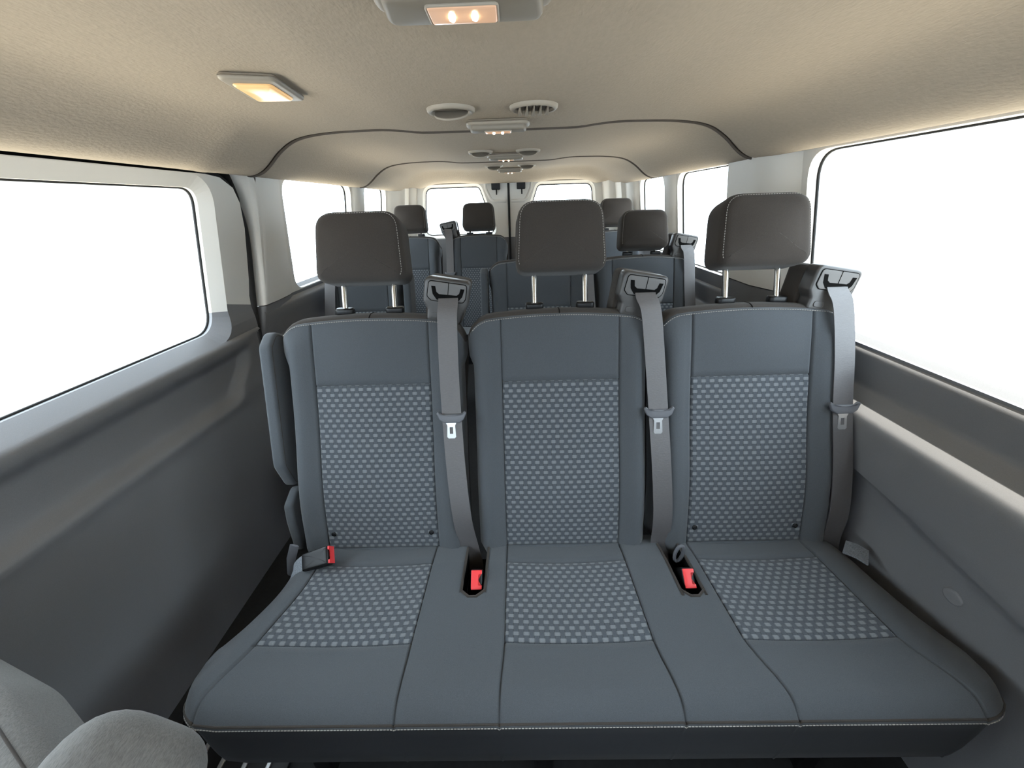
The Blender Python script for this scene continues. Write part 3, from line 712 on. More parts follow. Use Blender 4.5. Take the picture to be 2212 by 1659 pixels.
def build_armrest():
    o = rounded([(-0.085, 0.20), (-0.035, 0.165), (0.012, 0.24), (0.020, 0.56), (-0.010, 0.60), (-0.085, 0.585)][::-1], [0.02, 0.02, 0.04, 0.03, 0.03, 0.03][::-1], 5)
    fr = (Vector((0, 0, 0)), BFR[3], BFR[2], Vector((-1, 0, 0)))
    a = rprism('armrest', o, -0.017, 0.017, 'fabric', er=0.010, fr=fr, seg=4, sharp=None)
    s = tube('armrest_piping', [bp(0.016, u, n) for n, u in inset(o, 0.008)], 0.0012, 'trim_fabric', seg=5, closed=True)
    return a, s
ARM, ARMSEAM = build_armrest()
BUTTON = rprism('button', [(0.0065 * math.cos(a), 0.0065 * math.sin(a)) for a in [2 * math.pi * q / 12 for q in range(12)]], 0, 0.004, 'black_plastic', er=0.003, fr=BFR)
def buckle_meshes():
    body = rprism('buckle', rounded([(-0.021, -0.058), (0.021, -0.058), (0.0235, 0.0), (0.0225, 0.012), (-0.0225, 0.012), (-0.0235, 0.0)], 0.004), -0.0145, 0.0145, 'black_plastic', er=0.005)
    btn = rprism('release_button', rounded([(-0.021, -0.013), (0.021, -0.013), (0.021, 0.013), (0.012, 0.013), (0.012, 0.005), (-0.012, 0.005), (-0.012, 0.013), (-0.021, 0.013)], 0.0015, 2), 0, 0.004, 'red_plastic', er=0.001, caprings=1)
    return body, btn
BUCK, BTN = buckle_meshes()

SX = lambda m: (-1, 1, 1) if m else (1, 1, 1)
def add_back(parent, base, xc, wide=1.0, buttons=False, hdz=0.0, hu=0.728, BACK=None, hx=0.005):
    BACK = BACK or BACK_A
    L = base + Vector((xc, 0, 0)) - parent.location
    b = put('backrest', BACK['backrest'], parent, loc=L, scale=(wide, 1, 1))
    for k in ('insert_panel', 'shoulder_panel', 'top_cap', 'top_seam'): put(k, BACK[k], b)
    put('stitching', BACK['stitching'], b, kind='stuff')
    if buttons:
        for s in (-1, 1):
            x, u, n = back_point(s * 0.134, 0.045, 0, 0, 0, False); put('button', BUTTON, b, loc=bp(x, u, n - 0.001))
    h = put('headrest', HEAD['headrest'], parent, loc=L + bp(hx, hu + hdz, -0.015))
    put('stitching', HEAD['stitching'], h, kind='stuff')
    for s in (-1, 1):
        put('headrest_post', HEAD['headrest_post'], h, loc=(s * 0.067, 0, 0))
        c = bp(s * 0.067, 0.645 - drop_at(0.067) - hu - hdz, -0.05 + 0.015); put('post_collar', HEAD['post_collar'], h, loc=c + Vector((0, 0.0, 0.0)))
    return b
def add_belt(parent, base, xc, pts, gx, mirror=False, latch=True, gu=0.668, gn=0.004):
    """pts: (x, u) run of the strap down the back, relative to the seat centre"""
    L = base + Vector((xc, 0, 0)) - parent.location; s = -1 if mirror else 1
    g = put('belt_guide', GUIDE['belt_guide'], parent, loc=L + bp(gx, gu, gn), scale=SX(mirror))
    for k in ('face_plate', 'face_groove', 'belt_slot', 'split_line', 'access_cap', 'guide_cover'): put(k, GUIDE[k], g)
    top = bp(gx, gu, gn) + GFR[2] * 0.004 + GFR[3] * 0.001 + GFR[1] * 0.003 * s
    P = [top, top + Vector((0, -0.008, -0.010))]
    W = [Vector((1, 0, -0.1 * s))] * 2
    for k, (x, u) in enumerate(pts):
        _, _, n = back_point(0.195, u, 0, 0, 0, False) if u < 0.6 else (0, 0, 0.012)
        P.append(bp(x, u, n + (0.004 if u > 0.0 else -0.012))); W.append(Vector((1, 0, -0.02 * s)))
    Q = catmull(P, 5); WW = []
    for k in range(len(Q)): WW.append(W[min(k // 5, len(W) - 1)])
    st = put('seat_belt', ribbon('seat_belt', Q, 0.050, 0.0022, Vector((1, 0, 0)), 'belt'), parent, loc=L)
    if latch:
        lx = lerp([(u, x) for x, u in pts][::-1], 0.365); _, _, n = back_point(0.195, 0.365, 0, 0, 0, False)
        q = put('latch_plate', LATCH['latch_plate'], st, loc=bp(lx, 0.365, n + 0.003)); put('latch_tongue', LATCH['latch_tongue'], st, loc=bp(lx - 0.002, 0.367, n + 0.003))
    return st

# ---- bench cushion: one surface across all places, seams following the photo's flare
def build_cushion(seams, xl, xr, pockets, y_front=0.352, origin=Vector((0, 0, 0)), zoff=0.0, yoff=0.0):
    """seams: list of (left, right) per place; pockets: (x0, x1, y0)"""
    YS = [0.80, 0.775, 0.76, 0.745, 0.725, 0.7085, 0.705, 0.7015, 0.69]; ny = 12
    YS += [0.69 - (0.69 - 0.495) * k / ny for k in range(1, ny)] + [0.4945, 0.491, 0.4875, 0.475, 0.455, 0.435, 0.415, 0.395, 0.380, 0.368, 0.360, 0.3555, 0.352]
    for p in pockets:
        YS += [p[2], p[2] - 0.006]
    YS = sorted(set(round(y, 5) for y in YS), reverse=True)
    yb = 0.705; yf = 0.491
    flare = lambda k, y: (0.030 if k == 0 else (-0.022 if k == 2 else 0.018)) * 0
    def flare_x(x, y, outer):
        t = sstep(0.0, 1.0, max(0.0, (0.50 - y) / 0.13)); return x + outer * t
    # base columns: (x at rear, extra flare at the front, tag)
    cols = []
    def span(xa, fa, xb, fb, n):
        for k in range(1, n): w = k / n; cols.append((xa + (xb - xa) * w, fa + (fb - fa) * w, None))
    marks = []
    for q, (a, b) in enumerate(seams):
        fa = -0.026 if q == 0 else (0.020 if q == len(seams) - 1 and q > 0 else -0.006); fb = 0.026 if q == len(seams) - 1 else (0.010 if q > 0 else 0.003)
        marks.append((a, fa, q, 'l')); marks.append((b, fb, q, 'r'))
    def seam(x, f, q, side):
        for d, t in ((-0.006, None), (-0.0032, None), (0, ('seam', q, side)), (0.0032, None), (0.006, None)): cols.append((x + d, f, t))
    cols.append((xl, 0, 'edge')); span(xl, 0, marks[0][0] - 0.006, marks[0][1], 7)
    for m in range(len(marks)):
        seam(*marks[m])
        if m + 1 < len(marks):
            xa, fa = marks[m][0] + 0.006, marks[m][1]; xb, fb = marks[m + 1][0] - 0.006, marks[m + 1][1]
            pk = [p for p in pockets if xa < p[0] < xb]
            if pk:
                p = pk[0]; w0 = (p[0] - xa) / (xb - xa); w1 = (p[1] - xa) / (xb - xa)
                span(xa, fa, p[0], fa + (fb - fa) * w0, 3); cols.append((p[0] - 0.006, fa + (fb - fa) * w0, None)); cols.append((p[0], fa + (fb - fa) * w0, 'p0'))
                span(p[0], fa + (fb - fa) * w0, p[1], fa + (fb - fa) * w1, 3); cols.append((p[1], fa + (fb - fa) * w1, 'p1')); cols.append((p[1] + 0.006, fa + (fb - fa) * w1, None)); span(p[1] + 0.006, fa + (fb - fa) * w1, xb, fb, 2)
            else: span(xa, fa, xb, fb, 11)
    span(marks[-1][0] + 0.006, marks[-1][1], xr, 0, 7); cols.append((xr, 0, 'edge'))
    cols.sort(key=lambda c: c[0])
    def outline(y):
        a = -0.046 * sstep(0.66, 0.45, y); b = 0.014 * sstep(0.68, 0.46, y); return a, b
    def front_y(x):
        r = 0.085; a = 0.0
        dl = x - (xl - 0.046); dr_ = (xr + 0.012) - x
        for d in (dl, dr_):
            if d < r: a = max(a, (r - math.sqrt(max(0, r * r - (r - d) ** 2))) * 1.0)
        return min(a, 0.085)
    def top(x, y, qx):
        z = 0.416 + (0.70 - y) * 0.099
        # dished places
        for a, b in seams:
            c = (a + b) / 2; h = (b - a) / 2 + 0.02
            if abs(x - c) < h: z -= 0.010 * (1 - ((x - c) / h) ** 2) * sstep(0.36, 0.50, y) - 0.006 * (1 - ((x - c) / h) ** 2) * sstep(0.47, 0.40, y) * 0
        z += 0.006 * math.exp(-((y - 0.40) / 0.05) ** 2)
        e = min(x - xl, xr - x)
        if e < 0.05: z -= 0.024 * (1 - max(0, e) / 0.05) ** 2
        ef = max(0.0, y - 0.352)
        if ef < 0.035: z -= 0.016 * (1 - ef / 0.035) ** 2
        if y > 0.70: z -= 0.10 * (y - 0.70)
        return z
    P = []; UV = []
    def pos(c, y):
        x = flare_x(c[0], y, c[1]); a, b = outline(y); L, R = xl, xr
        wl_ = 1 - sstep(xl, xl + 0.18, c[0]); wr_ = sstep(xr - 0.16, xr, c[0]); x += a * wl_ + b * wr_
        yy = y
        if y < 0.55: yy = y + front_y(x) * (0.55 - y) / (0.55 - 0.352)
        return x, yy
    for y in YS:
        r = []; v = []
        for c in cols:
            x, yy = pos(c, y); z = top(c[0], y, x)
            isseam = c[2] and c[2][0] == 'seam'
            if isseam and y < 0.775: z -= 0.0045
            inn = any(a - 1e-4 <= c[0] <= b + 1e-4 for a, b in seams)
            if inn and (abs(y - 0.705) < 1e-4 or abs(y - 0.491) < 1e-4): z -= 0.0045
            r.append(Vector((x, yy + yoff, z + zoff)) - origin); v.append((x, yy))
        P.append(r); UV.append(v)
    ntop = len(P)
    for p in pockets:                                    # rounded front end of each buckle pocket
        q = min(range(ntop), key=lambda k: abs(YS[k] - p[2])); ii = [i for i, c in enumerate(cols) if p[0] - 1e-6 <= c[0] <= p[1] + 1e-6]
        for i in ii:
            w = 2 * (i - ii[0]) / (ii[-1] - ii[0]) - 1; P[q][i].y += 0.016 * abs(w) ** 3
    # piping bead then skirt, tucked under
    lip = [(p.copy(), c) for p, c in zip(P[-1], cols)]
    for k, (dy, dz) in enumerate(((-0.0035, -0.004), (-0.003, -0.011), (0.000, -0.020), (0.001, -0.045), (0.002, -0.08), (0.004, -0.120), (0.008, -0.152), (0.022, -0.168), (0.20, -0.170))):
        P.append([Vector((p.x + (0.6 * max(0, dy) * (1 if p.x < (xl + xr) / 2 - origin.x else -1) * (1 if (c[0] < xl + 0.06 or c[0] > xr - 0.06) else 0)), p.y + dy, p.z + dz)) for p, c in lip]); UV.append([(0, 0)] * len(cols))
    seam_cols = [k for k, c in enumerate(cols) if c[2] and c[2][0] == 'seam']
    j_b = min(range(ntop), key=lambda k: abs(YS[k] - 0.705)); j_f = min(range(ntop), key=lambda k: abs(YS[k] - 0.491))
    p0 = [k for k, c in enumerate(cols) if c[2] == 'p0']; p1 = [k for k, c in enumerate(cols) if c[2] == 'p1']
    jp = [min(range(ntop), key=lambda k: abs(YS[k] - p[2])) for p in pockets]
    def reg(i, j):
        if j >= ntop + 1: return 'skirt'
        for a, b, q in zip(p0, p1, jp):
            if a <= i < b and j < q: return None
        if j_b <= j < j_f:
            for q in range(0, len(seam_cols), 2):
                if seam_cols[q] <= i < seam_cols[q + 1]: return 'insert%d' % (q // 2)
        return 'body'
    G = grid_parts(P, reg, UV, flip=True)
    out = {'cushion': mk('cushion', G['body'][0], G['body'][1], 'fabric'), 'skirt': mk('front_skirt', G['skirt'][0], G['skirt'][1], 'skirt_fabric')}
    for q in range(len(seams)): out['insert%d' % q] = mk('insert_panel', G['insert%d' % q][0], G['insert%d' % q][1], 'patterned_fabric', uv=G['insert%d' % q][2])
    # side skirts
    for s, i in ((-1, 0), (1, len(cols) - 1)):
        E_ = [P[j][i] for j in range(ntop)]
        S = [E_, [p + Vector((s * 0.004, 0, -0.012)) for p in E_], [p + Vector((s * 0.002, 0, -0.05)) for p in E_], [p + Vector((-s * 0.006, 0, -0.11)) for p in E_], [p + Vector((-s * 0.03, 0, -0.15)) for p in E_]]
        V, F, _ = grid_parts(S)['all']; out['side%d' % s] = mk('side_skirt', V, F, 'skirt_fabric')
    out['stitch'] = stitches('stitching', [p + Vector((0, -0.0045, -0.006)) for p, c in lip][3:-3], r=0.0007, pitch=0.0058, dash=0.0042)
    out['pipe'] = tube('piping', [p + Vector((0, -0.001, -0.001)) for p, c in lip][2:-2], 0.0022, 'trim_fabric', seg=6)
    out['pockets'] = []
    for a, b, q in zip(p0, p1, jp):
        ring = [P[j][a] for j in range(0, q + 1)] + [P[q][i] for i in range(a + 1, b)] + [P[j][b] for j in range(q, -1, -1)]
        S = [ring, [p + Vector((0, 0, -0.006)) for p in ring], [p + Vector((0, 0.004, -0.085)) for p in ring]]
        V, F, _ = grid_parts(S)['all']; k = len(V); V += [ring[0] + Vector((0, 0, -0.085)), ring[-1] + Vector((0, 0, -0.085)), P[q][b] + Vector((0, 0.004, -0.085)), P[q][a] + Vector((0, 0.004, -0.085))]; F.append((k, k + 1, k + 2, k + 3))
        lipm = tube('pocket_rim', ring[2:-2], 0.0035, 'trim_fabric', seg=6)
        out['pockets'].append((mk('pocket_liner', V, F, 'void_black'), lipm))
    return out
def add_cushion(parent, C, n):
    c = put('cushion', C['cushion'], parent)
    for q in range(n): put('insert_panel', C['insert%d' % q], c)
    put('front_skirt', C['skirt'], c); put('side_skirt', C['side-1'], c); put('side_skirt', C['side1'], c); put('stitching', C['stitch'], c, kind='stuff'); put('piping', C['pipe'], c)
    for a, b in C['pockets']: put('pocket_liner', a, c); put('pocket_rim', b, c)
    return c
def add_frame(parent, xs, y0, y1, h):
    for x in xs:
        L = parent.location
        put('leg', rprism('leg', rounded([(x - 0.022, y0), (x + 0.022, y0), (x + 0.022, y1), (x - 0.022, y1)], 0.006), 0.0, h, 'black_plastic', er=0.004, fr=(-Vector(L), Vector((1, 0, 0)), Vector((0, 1, 0)), Vector((0, 0, 1)))), parent)
    put('cross_rail', tube('cross_rail', [Vector((xs[0], y0 + 0.05, h - 0.02)) - parent.location, Vector((xs[-1], y0 + 0.05, h - 0.02)) - parent.location], 0.016, 'black_plastic', seg=10), parent)

# ---------------- front bench (three places)
B1 = Vector((0, 0.768, 0.40))
CX = (-0.342, 0.150, 0.640)
bench = empty('bench_seat', (0.15, 0.62, 0.0), label='nearest bench seat with three headrests and one long patterned cushion', category='seat', group='passenger seats')
C1 = build_cushion([(-0.494, -0.195), (-0.002, 0.303), (0.486, 0.790)], -0.560, 0.888, [(-0.108, -0.052, 0.598), (0.405, 0.458, 0.590)], origin=bench.location)
cu = add_cushion(bench, C1, 3)
for x, btn, hz, hx in ((CX[0], True, -0.012, -0.010), (CX[1], False, 0.0, 0.005), (CX[2], True, 0.0, 0.018)): add_back(bench, B1, x, buttons=btn, hdz=hz, hx=hx)
add_belt(bench, B1, CX[0], [(0.207, 0.62), (0.205, 0.50), (0.207, 0.37), (0.214, 0.22), (0.224, 0.09), (0.236, 0.0), (0.246, -0.05), (0.25, -0.09)], 0.207)
add_belt(bench, B1, CX[1], [(0.226, 0.62), (0.238, 0.50), (0.248, 0.37), (0.256, 0.22), (0.262, 0.09), (0.264, 0.0), (0.265, -0.05), (0.265, -0.09)], 0.210)
add_belt(bench, B1, CX[2], [(0.208, 0.62), (0.222, 0.50), (0.226, 0.37), (0.230, 0.22), (0.232, 0.09), (0.234, 0.0), (0.236, -0.05)], 0.193)
ar = put('armrest', ARM, bench, loc=B1 + Vector((CX[0] - 0.264, 0, 0)) - bench.location); put('armrest_piping', ARMSEAM, ar, loc=(0, 0, 0))
put('recliner_cover', rprism('recliner_cover', rounded([(-0.10, 0.0), (-0.02, -0.02), (0.006, 0.08), (0.012, 0.13), (-0.03, 0.17), (-0.10, 0.15)], 0.02, 4), -0.012, 0.014, 'fabric', er=0.008, fr=(Vector((0, 0, 0)), BFR[3], BFR[2], Vector((-1, 0, 0))), sharp=None), bench, loc=B1 + Vector((CX[0] - 0.250, 0, 0)) - bench.location)
# buckles: two standing in the pockets, one lying on the left
def face_to(o, n, up):
    n = Vector(n).normalized(); ex = Vector(up).cross(n).normalized(); ey = n.cross(ex); return Matrix((ex, ey, n)).transposed()
def add_buckle(parent, loc, ydir, ndir, name='buckle'):
    """body y axis = ydir (button end), n = flat side"""
    y = Vector(ydir).normalized(); n = Vector(ndir); n = (n - y * n.dot(y)).normalized(); x = y.cross(n)
    R = Matrix((x, y, n)).transposed().to_4x4()
    o = put(name, BUCK, parent); o.matrix_local = Matrix.Translation(Vector(loc) - parent.location) @ R
    b = put('release_button', BTN, o, loc=(0, 0.0115, 0.0)); b.rotation_euler = (-math.pi / 2, 0, 0); b.scale = (1, -1, 1)
    return o
add_buckle(bench, (-0.074, 0.648, 0.420), (0.06, -0.66, 0.75), (1, 0, 0))
add_buckle(bench, (0.436, 0.644, 0.418), (0.0, -0.66, 0.75), (1, 0, 0))
bk = add_buckle(bench, (-0.468, 0.708, 0.440), (0.96, 0.15, 0.24), (0.0, -0.6, 0.8))
st = put('buckle_strap', ribbon('buckle_strap', catmull([Vector((-0.575, 0.70, 0.355)) - bench.location, Vector((-0.56, 0.69, 0.395)) - bench.location, Vector((-0.535, 0.70, 0.420)) - bench.location, Vector((-0.505, 0.704, 0.432)) - bench.location], 4), 0.040, 0.003, Vector((0.2, 0.75, 0.6)), 'webbing_tag'), bench)
put('anchor_bracket', tube('anchor_bracket', [Vector((-0.60, 0.735, 0.34)) - bench.location, Vector((-0.585, 0.735, 0.40)) - bench.location, Vector((-0.570, 0.745, 0.44)) - bench.location], 0.012, 'latch_plastic', seg=6, sx=0.35), bench)
put('anchor_tab', ribbon('anchor_tab', [Vector((0.868, 0.722, 0.425)) - bench.location, Vector((0.885, 0.705, 0.428)) - bench.location, Vector((0.905, 0.690, 0.420)) - bench.location], 0.050, 0.003, Vector((0.75, 0.65, 0.05)), 'webbing_tag'), bench)
loop = [Vector((0.438 + 0.010 * math.sin(a), 0.705 - 0.004 * math.cos(a), 0.430 + 0.032 * math.cos(a))) - bench.location for a in [2 * math.pi * q / 14 for q in range(14)]]
put('belt_loop', tube('belt_loop', loop, 0.0045, 'latch_plastic', seg=6, closed=True, sx=1.0), bench)
add_frame(bench, (-0.45, 0.08, 0.70), 0.44, 0.80, 0.300)
put('leg_bolt', tube('leg_bolt', [Vector((-0.47, 0.405, 0.25)) - bench.location, Vector((-0.47, 0.425, 0.16)) - bench.location], 0.016, 'steel', seg=8), bench)
# ---------------- second row: single seat on the left, pair on the right
B2 = Vector((0, 1.708, 0.412))
pair = empty('bench_seat', (0.40, 1.56, 0), label='two-place seat behind the middle and right headrests of the nearest bench', category='seat', group='passenger seats')
C2 = build_cushion([(0.0, 0.303), (0.490, 0.790)], -0.09, 0.885, [], origin=pair.location, yoff=0.94, zoff=0.012); add_cushion(pair, C2, 2)
add_back(pair, B2, 0.150, 1.0, hu=0.664, BACK=BACK_B); add_back(pair, B2, 0.645, 0.96, hu=0.664, BACK=BACK_B)
add_belt(pair, B2, 0.150, [(0.226, 0.62), (0.238, 0.45), (0.25, 0.2), (0.25, 0.0)], 0.210); add_belt(pair, B2, 0.645, [(0.208, 0.62), (0.216, 0.45), (0.226, 0.2), (0.23, 0.0)], 0.193)
a2 = put('armrest', ARM, pair, loc=B2 + Vector((-0.112, 0, 0)) - pair.location); put('armrest_piping', ARMSEAM, a2)
add_frame(pair, (0.05, 0.70), 1.38, 1.74, 0.310)
single = empty('passenger_seat', (-0.70, 1.56, 0), label='single seat with a belt behind the left headrest of the nearest bench', category='seat', group='passenger seats')
C3 = build_cushion([(-0.84, -0.56)], -0.89, -0.52, [], origin=single.location, yoff=0.94, zoff=0.012); add_cushion(single, C3, 1)
add_back(single, B2, -0.700, 0.80, hu=0.664, BACK=BACK_B)
add_belt(single, B2, -0.700, [(-0.145, 0.56), (-0.155, 0.45), (-0.16, 0.2), (-0.16, 0.0)], -0.135, mirror=True, gu=0.60)
a3 = put('armrest', ARM, single, loc=B2 + Vector((-0.482, 0, 0)) - single.location, scale=(-1, 1, 1)); put('armrest_piping', ARMSEAM, a3)
add_frame(single, (-0.80, -0.60), 1.38, 1.74, 0.310)
# ---------------- last row: four places
B3 = Vector((0, 2.655, 0.465))
last = empty('bench_seat', (0.02, 2.5, 0), label='four-place bench in the last row before the rear doors', category='seat', group='passenger seats')
C4 = build_cushion([(-0.81, -0.56), (-0.34, -0.09), (0.13, 0.38), (0.60, 0.85)], -0.88, 0.90, [], origin=last.location, yoff=1.887, zoff=0.065); add_cushion(last, C4, 4)
for x in (-0.690, -0.212, 0.262, 0.738): add_back(last, B3, x, 0.83 if abs(x) < 0.7 else 0.74, hu=0.668, BACK=BACK_B)
add_belt(last, B3, -0.212, [(-0.200, 0.62), (-0.202, 0.45), (-0.205, 0.2), (-0.205, 0.0)], -0.205, mirror=True)
add_frame(last, (-0.7, 0.0, 0.7), 2.32, 2.70, 0.36)

# ============================================================ CEILING FIXTURES
def dome_lamp(x, y, w, d, lit, label, lens_w=0.074):
    R = empty('dome_lamp', label=label, category='lamp', group='centre dome lamps')
    ex, ey = ceil_frame(x, y); ez = ex.cross(ey); M = Matrix.Translation((x, y, ceil_at(x, y))) @ Matrix((ex, -ey, -ez)).transposed().to_4x4()
    R.matrix_world = M
    base = rounded([(-w / 2, -d / 2), (w / 2, -d / 2), (w * 0.46, d / 2), (-w * 0.46, d / 2)], [d * 0.25, d * 0.25, d * 0.3, d * 0.3], 5)
    put('bezel', rprism('bezel', base, 0, 0.014, 'cream_plastic', er=0.008, sharp=None), R)
    face = rounded([(-w * 0.445, -d * 0.46), (w * 0.445, -d * 0.46), (w * 0.40, d * 0.36), (-w * 0.40, d * 0.36)], d * 0.2, 5)
    put('lamp_housing', rprism('lamp_housing', face, 0.010, 0.026, 'dim_plastic', er=0.007, bulge=0.003, sharp=None), R)
    lens = rounded([(-lens_w / 2, -d * 0.30), (lens_w / 2, -d * 0.30), (lens_w / 2, d * 0.20), (-lens_w / 2, d * 0.20)], 0.004, 3)
    put('lens', rprism('lens', lens, 0.020, 0.0295, 'lamp_lens', er=0.002), R)
    put('lens_frame', tube('lens_frame', [Vector((a, b, 0.0275)) for a, b in inset(lens, -0.001)], 0.0016, 'cream_plastic', seg=6, closed=True), R)
    for s in (-1, 1):
        put('bulb', tube('bulb', [(s * lens_w * 0.17, -d * 0.18, 0.0285), (s * lens_w * 0.17, -d * 0.06, 0.0300), (s * lens_w * 0.17, d * 0.06, 0.0285)], [0.0025, 0.0042, 0.0025], 'bulb', seg=8), R)
    return R
dome_lamp(-0.010, 0.548, 0.205, 0.085, True, 'large lit dome lamp nearest the camera, at the top of the picture')
dome_lamp(0.000, 1.315, 0.19, 0.075, True, 'lit dome lamp just ahead of the first headliner seam')
dome_lamp(0.008, 2.11, 0.19, 0.075, True, 'dome lamp between the first and second headliner seams')
dome_lamp(0.020, 2.93, 0.18, 0.075, True, 'farthest dome lamp, above the last row')
def side_lamp(x, y, label):
    R = empty('reading_lamp', label=label, category='lamp')
    ex, ey = ceil_frame(x, y); ez = ex.cross(ey)
    R.matrix_world = Matrix.Translation((x, y, ceil_at(x, y))) @ Matrix((ex, -ey, -ez)).transposed().to_4x4() @ Matrix.Rotation(math.radians(-4), 4, 'Z')
    b = rounded([(-0.055, -0.078), (0.050, -0.088), (0.058, 0.070), (-0.036, 0.096)], 0.016, 5)
    put('bezel', rprism('bezel', b, 0, 0.012, 'cream_plastic', er=0.007, sharp=None), R)
    put('lens', rprism('lens', rounded([(-0.040, -0.056), (0.034, -0.062), (0.040, 0.050), (-0.026, 0.066)], 0.012, 5), 0.008, 0.017, 'amber_lens', er=0.006, bulge=0.004, sharp=None), R)
    put('bulb', tube('bulb', [(0.018, -0.02, 0.014), (0.020, 0.0, 0.0185), (0.022, 0.02, 0.014)], [0.003, 0.006, 0.003], 'bulb', seg=8), R)
side_lamp(-0.455, 0.940, 'lit amber side lamp on the headliner above the sliding door')
def air_vent(x, y, r, label, tilt=0.45, open_=False):
    R = empty('air_vent', label=label, category='vent', group='ceiling air vents')
    ex, ey = ceil_frame(x, y); ez = ex.cross(ey); R.matrix_world = Matrix.Translation((x, y, ceil_at(x, y))) @ Matrix((ex, -ey, -ez)).transposed().to_4x4()
    n = 32; circ = [(math.cos(2 * math.pi * k / n), math.sin(2 * math.pi * k / n)) for k in range(n)]
    ringp = [(1.0, 0.0), (0.98, 0.006), (0.92, 0.009), (0.84, 0.009), (0.78, 0.006), (0.76, 0.0)]
    P = [[Vector((a * r * f, b * r * f, h)) for a, b in circ + circ[:1]] for f, h in ringp]
    V, F, _ = grid_parts(P)['all']; put('ring', mk('ring', V, F, 'cream_plastic', sharp=None), R)
    put('duct', mk('duct', [Vector((a * r * 0.79, b * r * 0.79, 0.0025)) for a, b in circ], [tuple(range(n))], 'dim_plastic', smooth=False), R)
    if not open_:
        c = put('flap', rprism('flap', [(a * r * 0.70, b * r * 0.70) for a, b in circ], -0.002, 0.003, 'cream_plastic', er=0.0015, bulge=-0.002), R, loc=(0, 0, 0.010), rot=(tilt, 0, 0))
    else:
        for k in range(5):
            fx = (-0.56 + 0.28 * k) * r; hw = 0.085 * r; L = r * 0.62 * math.sqrt(max(0.1, 1 - (fx / (0.78 * r)) ** 2))
            V = [Vector((fx - hw, -L, 0.004)), Vector((fx + hw, -L, 0.004)), Vector((fx + hw * 0.2, L, 0.004)), Vector((fx - hw * 0.2, L, 0.004)), Vector((fx - hw, -L * 0.9, 0.016)), Vector((fx + hw, -L * 0.9, 0.016)), Vector((fx, L, 0.012))]
            put('fin', mk('fin', V, [(0, 1, 5, 4), (4, 5, 6), (0, 4, 6, 3), (1, 2, 6, 5), (3, 6, 2)], 'cream_plastic', smooth=False), R)
air_vent(-0.110, 1.150, 0.060, 'closed round ceiling vent, nearer pair, left one')
air_vent(0.095, 1.150, 0.060, 'round ceiling vent with open fins, nearer pair, right one', open_=True)
air_vent(-0.104, 2.005, 0.056, 'left round vent of the middle ceiling pair'); air_vent(0.110, 2.01, 0.056, 'right round vent of the middle ceiling pair')
air_vent(-0.077, 2.72, 0.056, 'left round vent of the farthest ceiling pair'); air_vent(0.126, 2.72, 0.056, 'right round vent of the farthest ceiling pair')

# ============================================================ FRONT PASSENGER SEAT (corner of the frame) and step
fs = empty('front_seat', (-0.55, -0.15, 0.0), label='grey fabric front passenger seat with armrest, cut off at the bottom left corner', category='seat')
ey = Vector((0.0, 0.93, 0.36)).normalized(); ex = Vector((1, 0, 0)); en = ex.cross(ey)
fr = (Vector((-0.70, -0.049, 0.596)) - fs.location, ex, ey, en)
o = rounded([(-0.22, -0.20), (0.27, -0.20), (0.27, 0.235), (0.06, 0.350), (-0.22, 0.44)], [0.05, 0.05, 0.05, 0.25, 0.08], 8)
fb = put('backrest', rprism('backrest', o, -0.13, 0.0, 'grey_fabric', er=0.035, bulge=0.014, fr=fr, seg=6, sharp=None, caprings=5), fs)
q = inset(o, 0.016); put('seam', tube('seam', [fr[0] + ex * a + ey * b + en * -0.006 for a, b in q], 0.0016, 'trim_fabric', seg=6, closed=True), fb)
fr3 = (Vector((-0.412, 0.032, 0.672)) - fs.location, Vector((0.86, 0.10, -0.5)).normalized(), Vector((-0.10, 0.93, 0.20)).normalized(), None)
e1 = fr3[1]; e2 = (fr3[2] - e1 * fr3[2].dot(e1)).normalized(); e3 = e1.cross(e2)
o = rounded([(-0.078, -0.22), (0.095, -0.22), (0.092, 0.205), (-0.066, 0.235)], [0.03, 0.03, 0.06, 0.07], 8)
fa = put('armrest', rprism('armrest', o, -0.075, 0.03, 'grey_fabric', er=0.040, bulge=0.012, fr=(fr3[0], e1, e2, e3), seg=6, sharp=None, caprings=5), fs)
for x in (0.018, 0.032):
    put('seam', tube('seam', [fr3[0] + e1 * (x + 0.05 * (0.12 - y)) + e2 * y + e3 * (0.0302 + 0.012 * max(0.0, 1 - ((x + 0.05 * (0.12 - y) - 0.011) / 0.047) ** 2) * (1 - (y / 0.188) ** 2)) for y in frange(-0.12, 0.13, 10)], 0.0016, 'grey_fabric', seg=5), fa)
put('seat_base', rprism('seat_base', rounded([(-0.25, -0.25), (0.2, -0.25), (0.2, 0.25), (-0.25, 0.25)], 0.05, 5), 0.0, 0.30, 'black_plastic', er=0.02), fs, loc=(-0.12, -0.25, 0))
cush = rounded([(-0.26, -0.28), (0.23, -0.28), (0.23, 0.24), (-0.26, 0.24)], 0.07, 6)
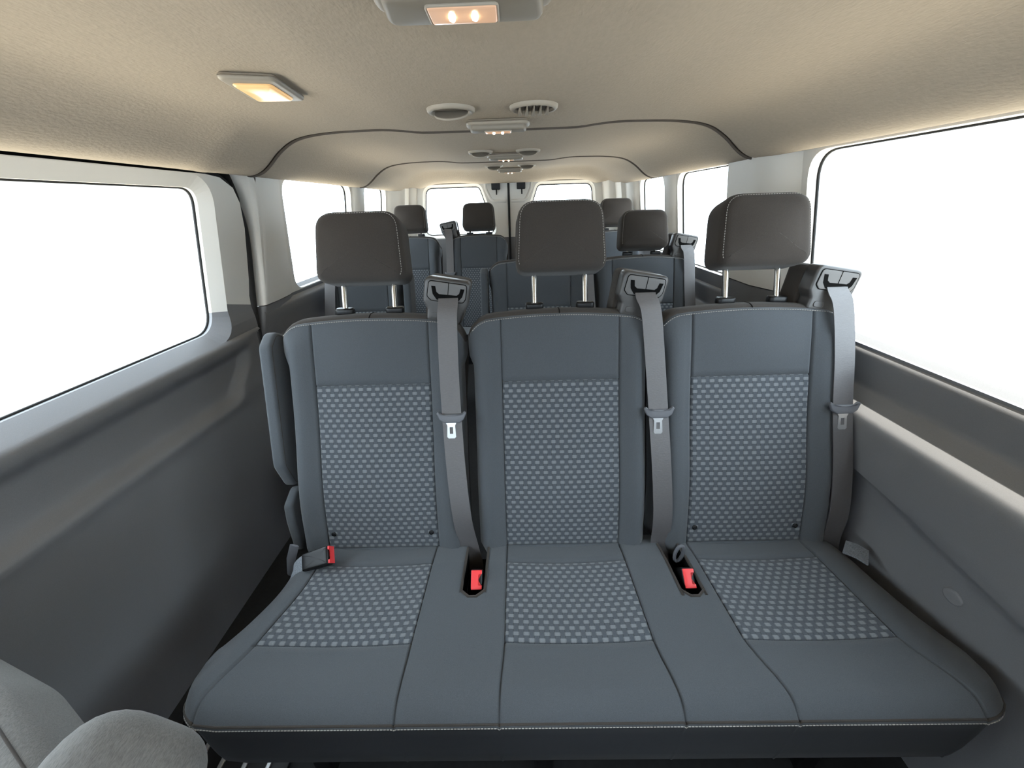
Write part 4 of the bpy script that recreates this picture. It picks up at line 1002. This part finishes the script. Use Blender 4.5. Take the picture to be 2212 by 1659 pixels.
put('cushion', rprism('cushion', cush, 0.28, 0.44, 'grey_fabric', er=0.04, bulge=0.02, sharp=None), fs, loc=(-0.12, -0.25, 0))
step = empty('step_tread', (-0.72, 0.40, 0.0), label='ribbed metal strips of the step at the sliding door', category='step')
put('tread_plate', rprism('tread_plate', rounded([(-0.17, -0.25), (0.17, -0.25), (0.17, 0.25), (-0.17, 0.25)], 0.02), 0.0, 0.012, 'black_plastic', er=0.003), step)
for k in range(5): put('rib', rprism('rib', rounded([(-0.006, -0.22), (0.006, -0.22), (0.006, 0.22), (-0.006, 0.22)], 0.004), 0.010, 0.017, 'steel', er=0.002), step, loc=(-0.12 + 0.06 * k, 0, 0))

# driver's seat, unseen behind the camera, added to block windscreen light
ds = empty('driver_seat_blocker', (0.52, -0.35, 0.0), label='upright grey driver seat at the front of the cab, unseen, added to block windscreen light', category='seat')
ey = Vector((0.0, 0.22, 0.975)).normalized(); ex = Vector((1, 0, 0)); en = ex.cross(ey)
fr = (Vector((0, 0.16, 0.42)), ex, ey, en)
put('backrest', rprism('backrest', rounded([(-0.24, 0.0), (0.24, 0.0), (0.22, 0.62), (-0.22, 0.62)], [0.04, 0.04, 0.09, 0.09], 6), -0.06, 0.06, 'grey_fabric', er=0.03, bulge=0.01, fr=fr, seg=4, sharp=None), ds)
put('headrest', rprism('headrest', rounded([(-0.13, 0.66), (0.13, 0.66), (0.12, 0.84), (-0.12, 0.84)], 0.04, 5), -0.04, 0.05, 'grey_fabric', er=0.02, fr=fr, seg=4, sharp=None), ds)
for sx in (-0.07, 0.07): put('headrest_post', tube('headrest_post', [fr[0] + ex * sx + ey * 0.55, fr[0] + ex * sx + ey * 0.70], 0.007, 'chrome'), ds)
put('cushion', rprism('cushion', rounded([(-0.26, -0.36), (0.26, -0.36), (0.26, 0.16), (-0.26, 0.16)], 0.06, 6), 0.30, 0.46, 'grey_fabric', er=0.04, bulge=0.02, sharp=None), ds)
put('seat_base', rprism('seat_base', rounded([(-0.22, -0.30), (0.22, -0.30), (0.22, 0.14), (-0.22, 0.14)], 0.04, 5), 0.0, 0.31, 'black_plastic', er=0.02), ds)
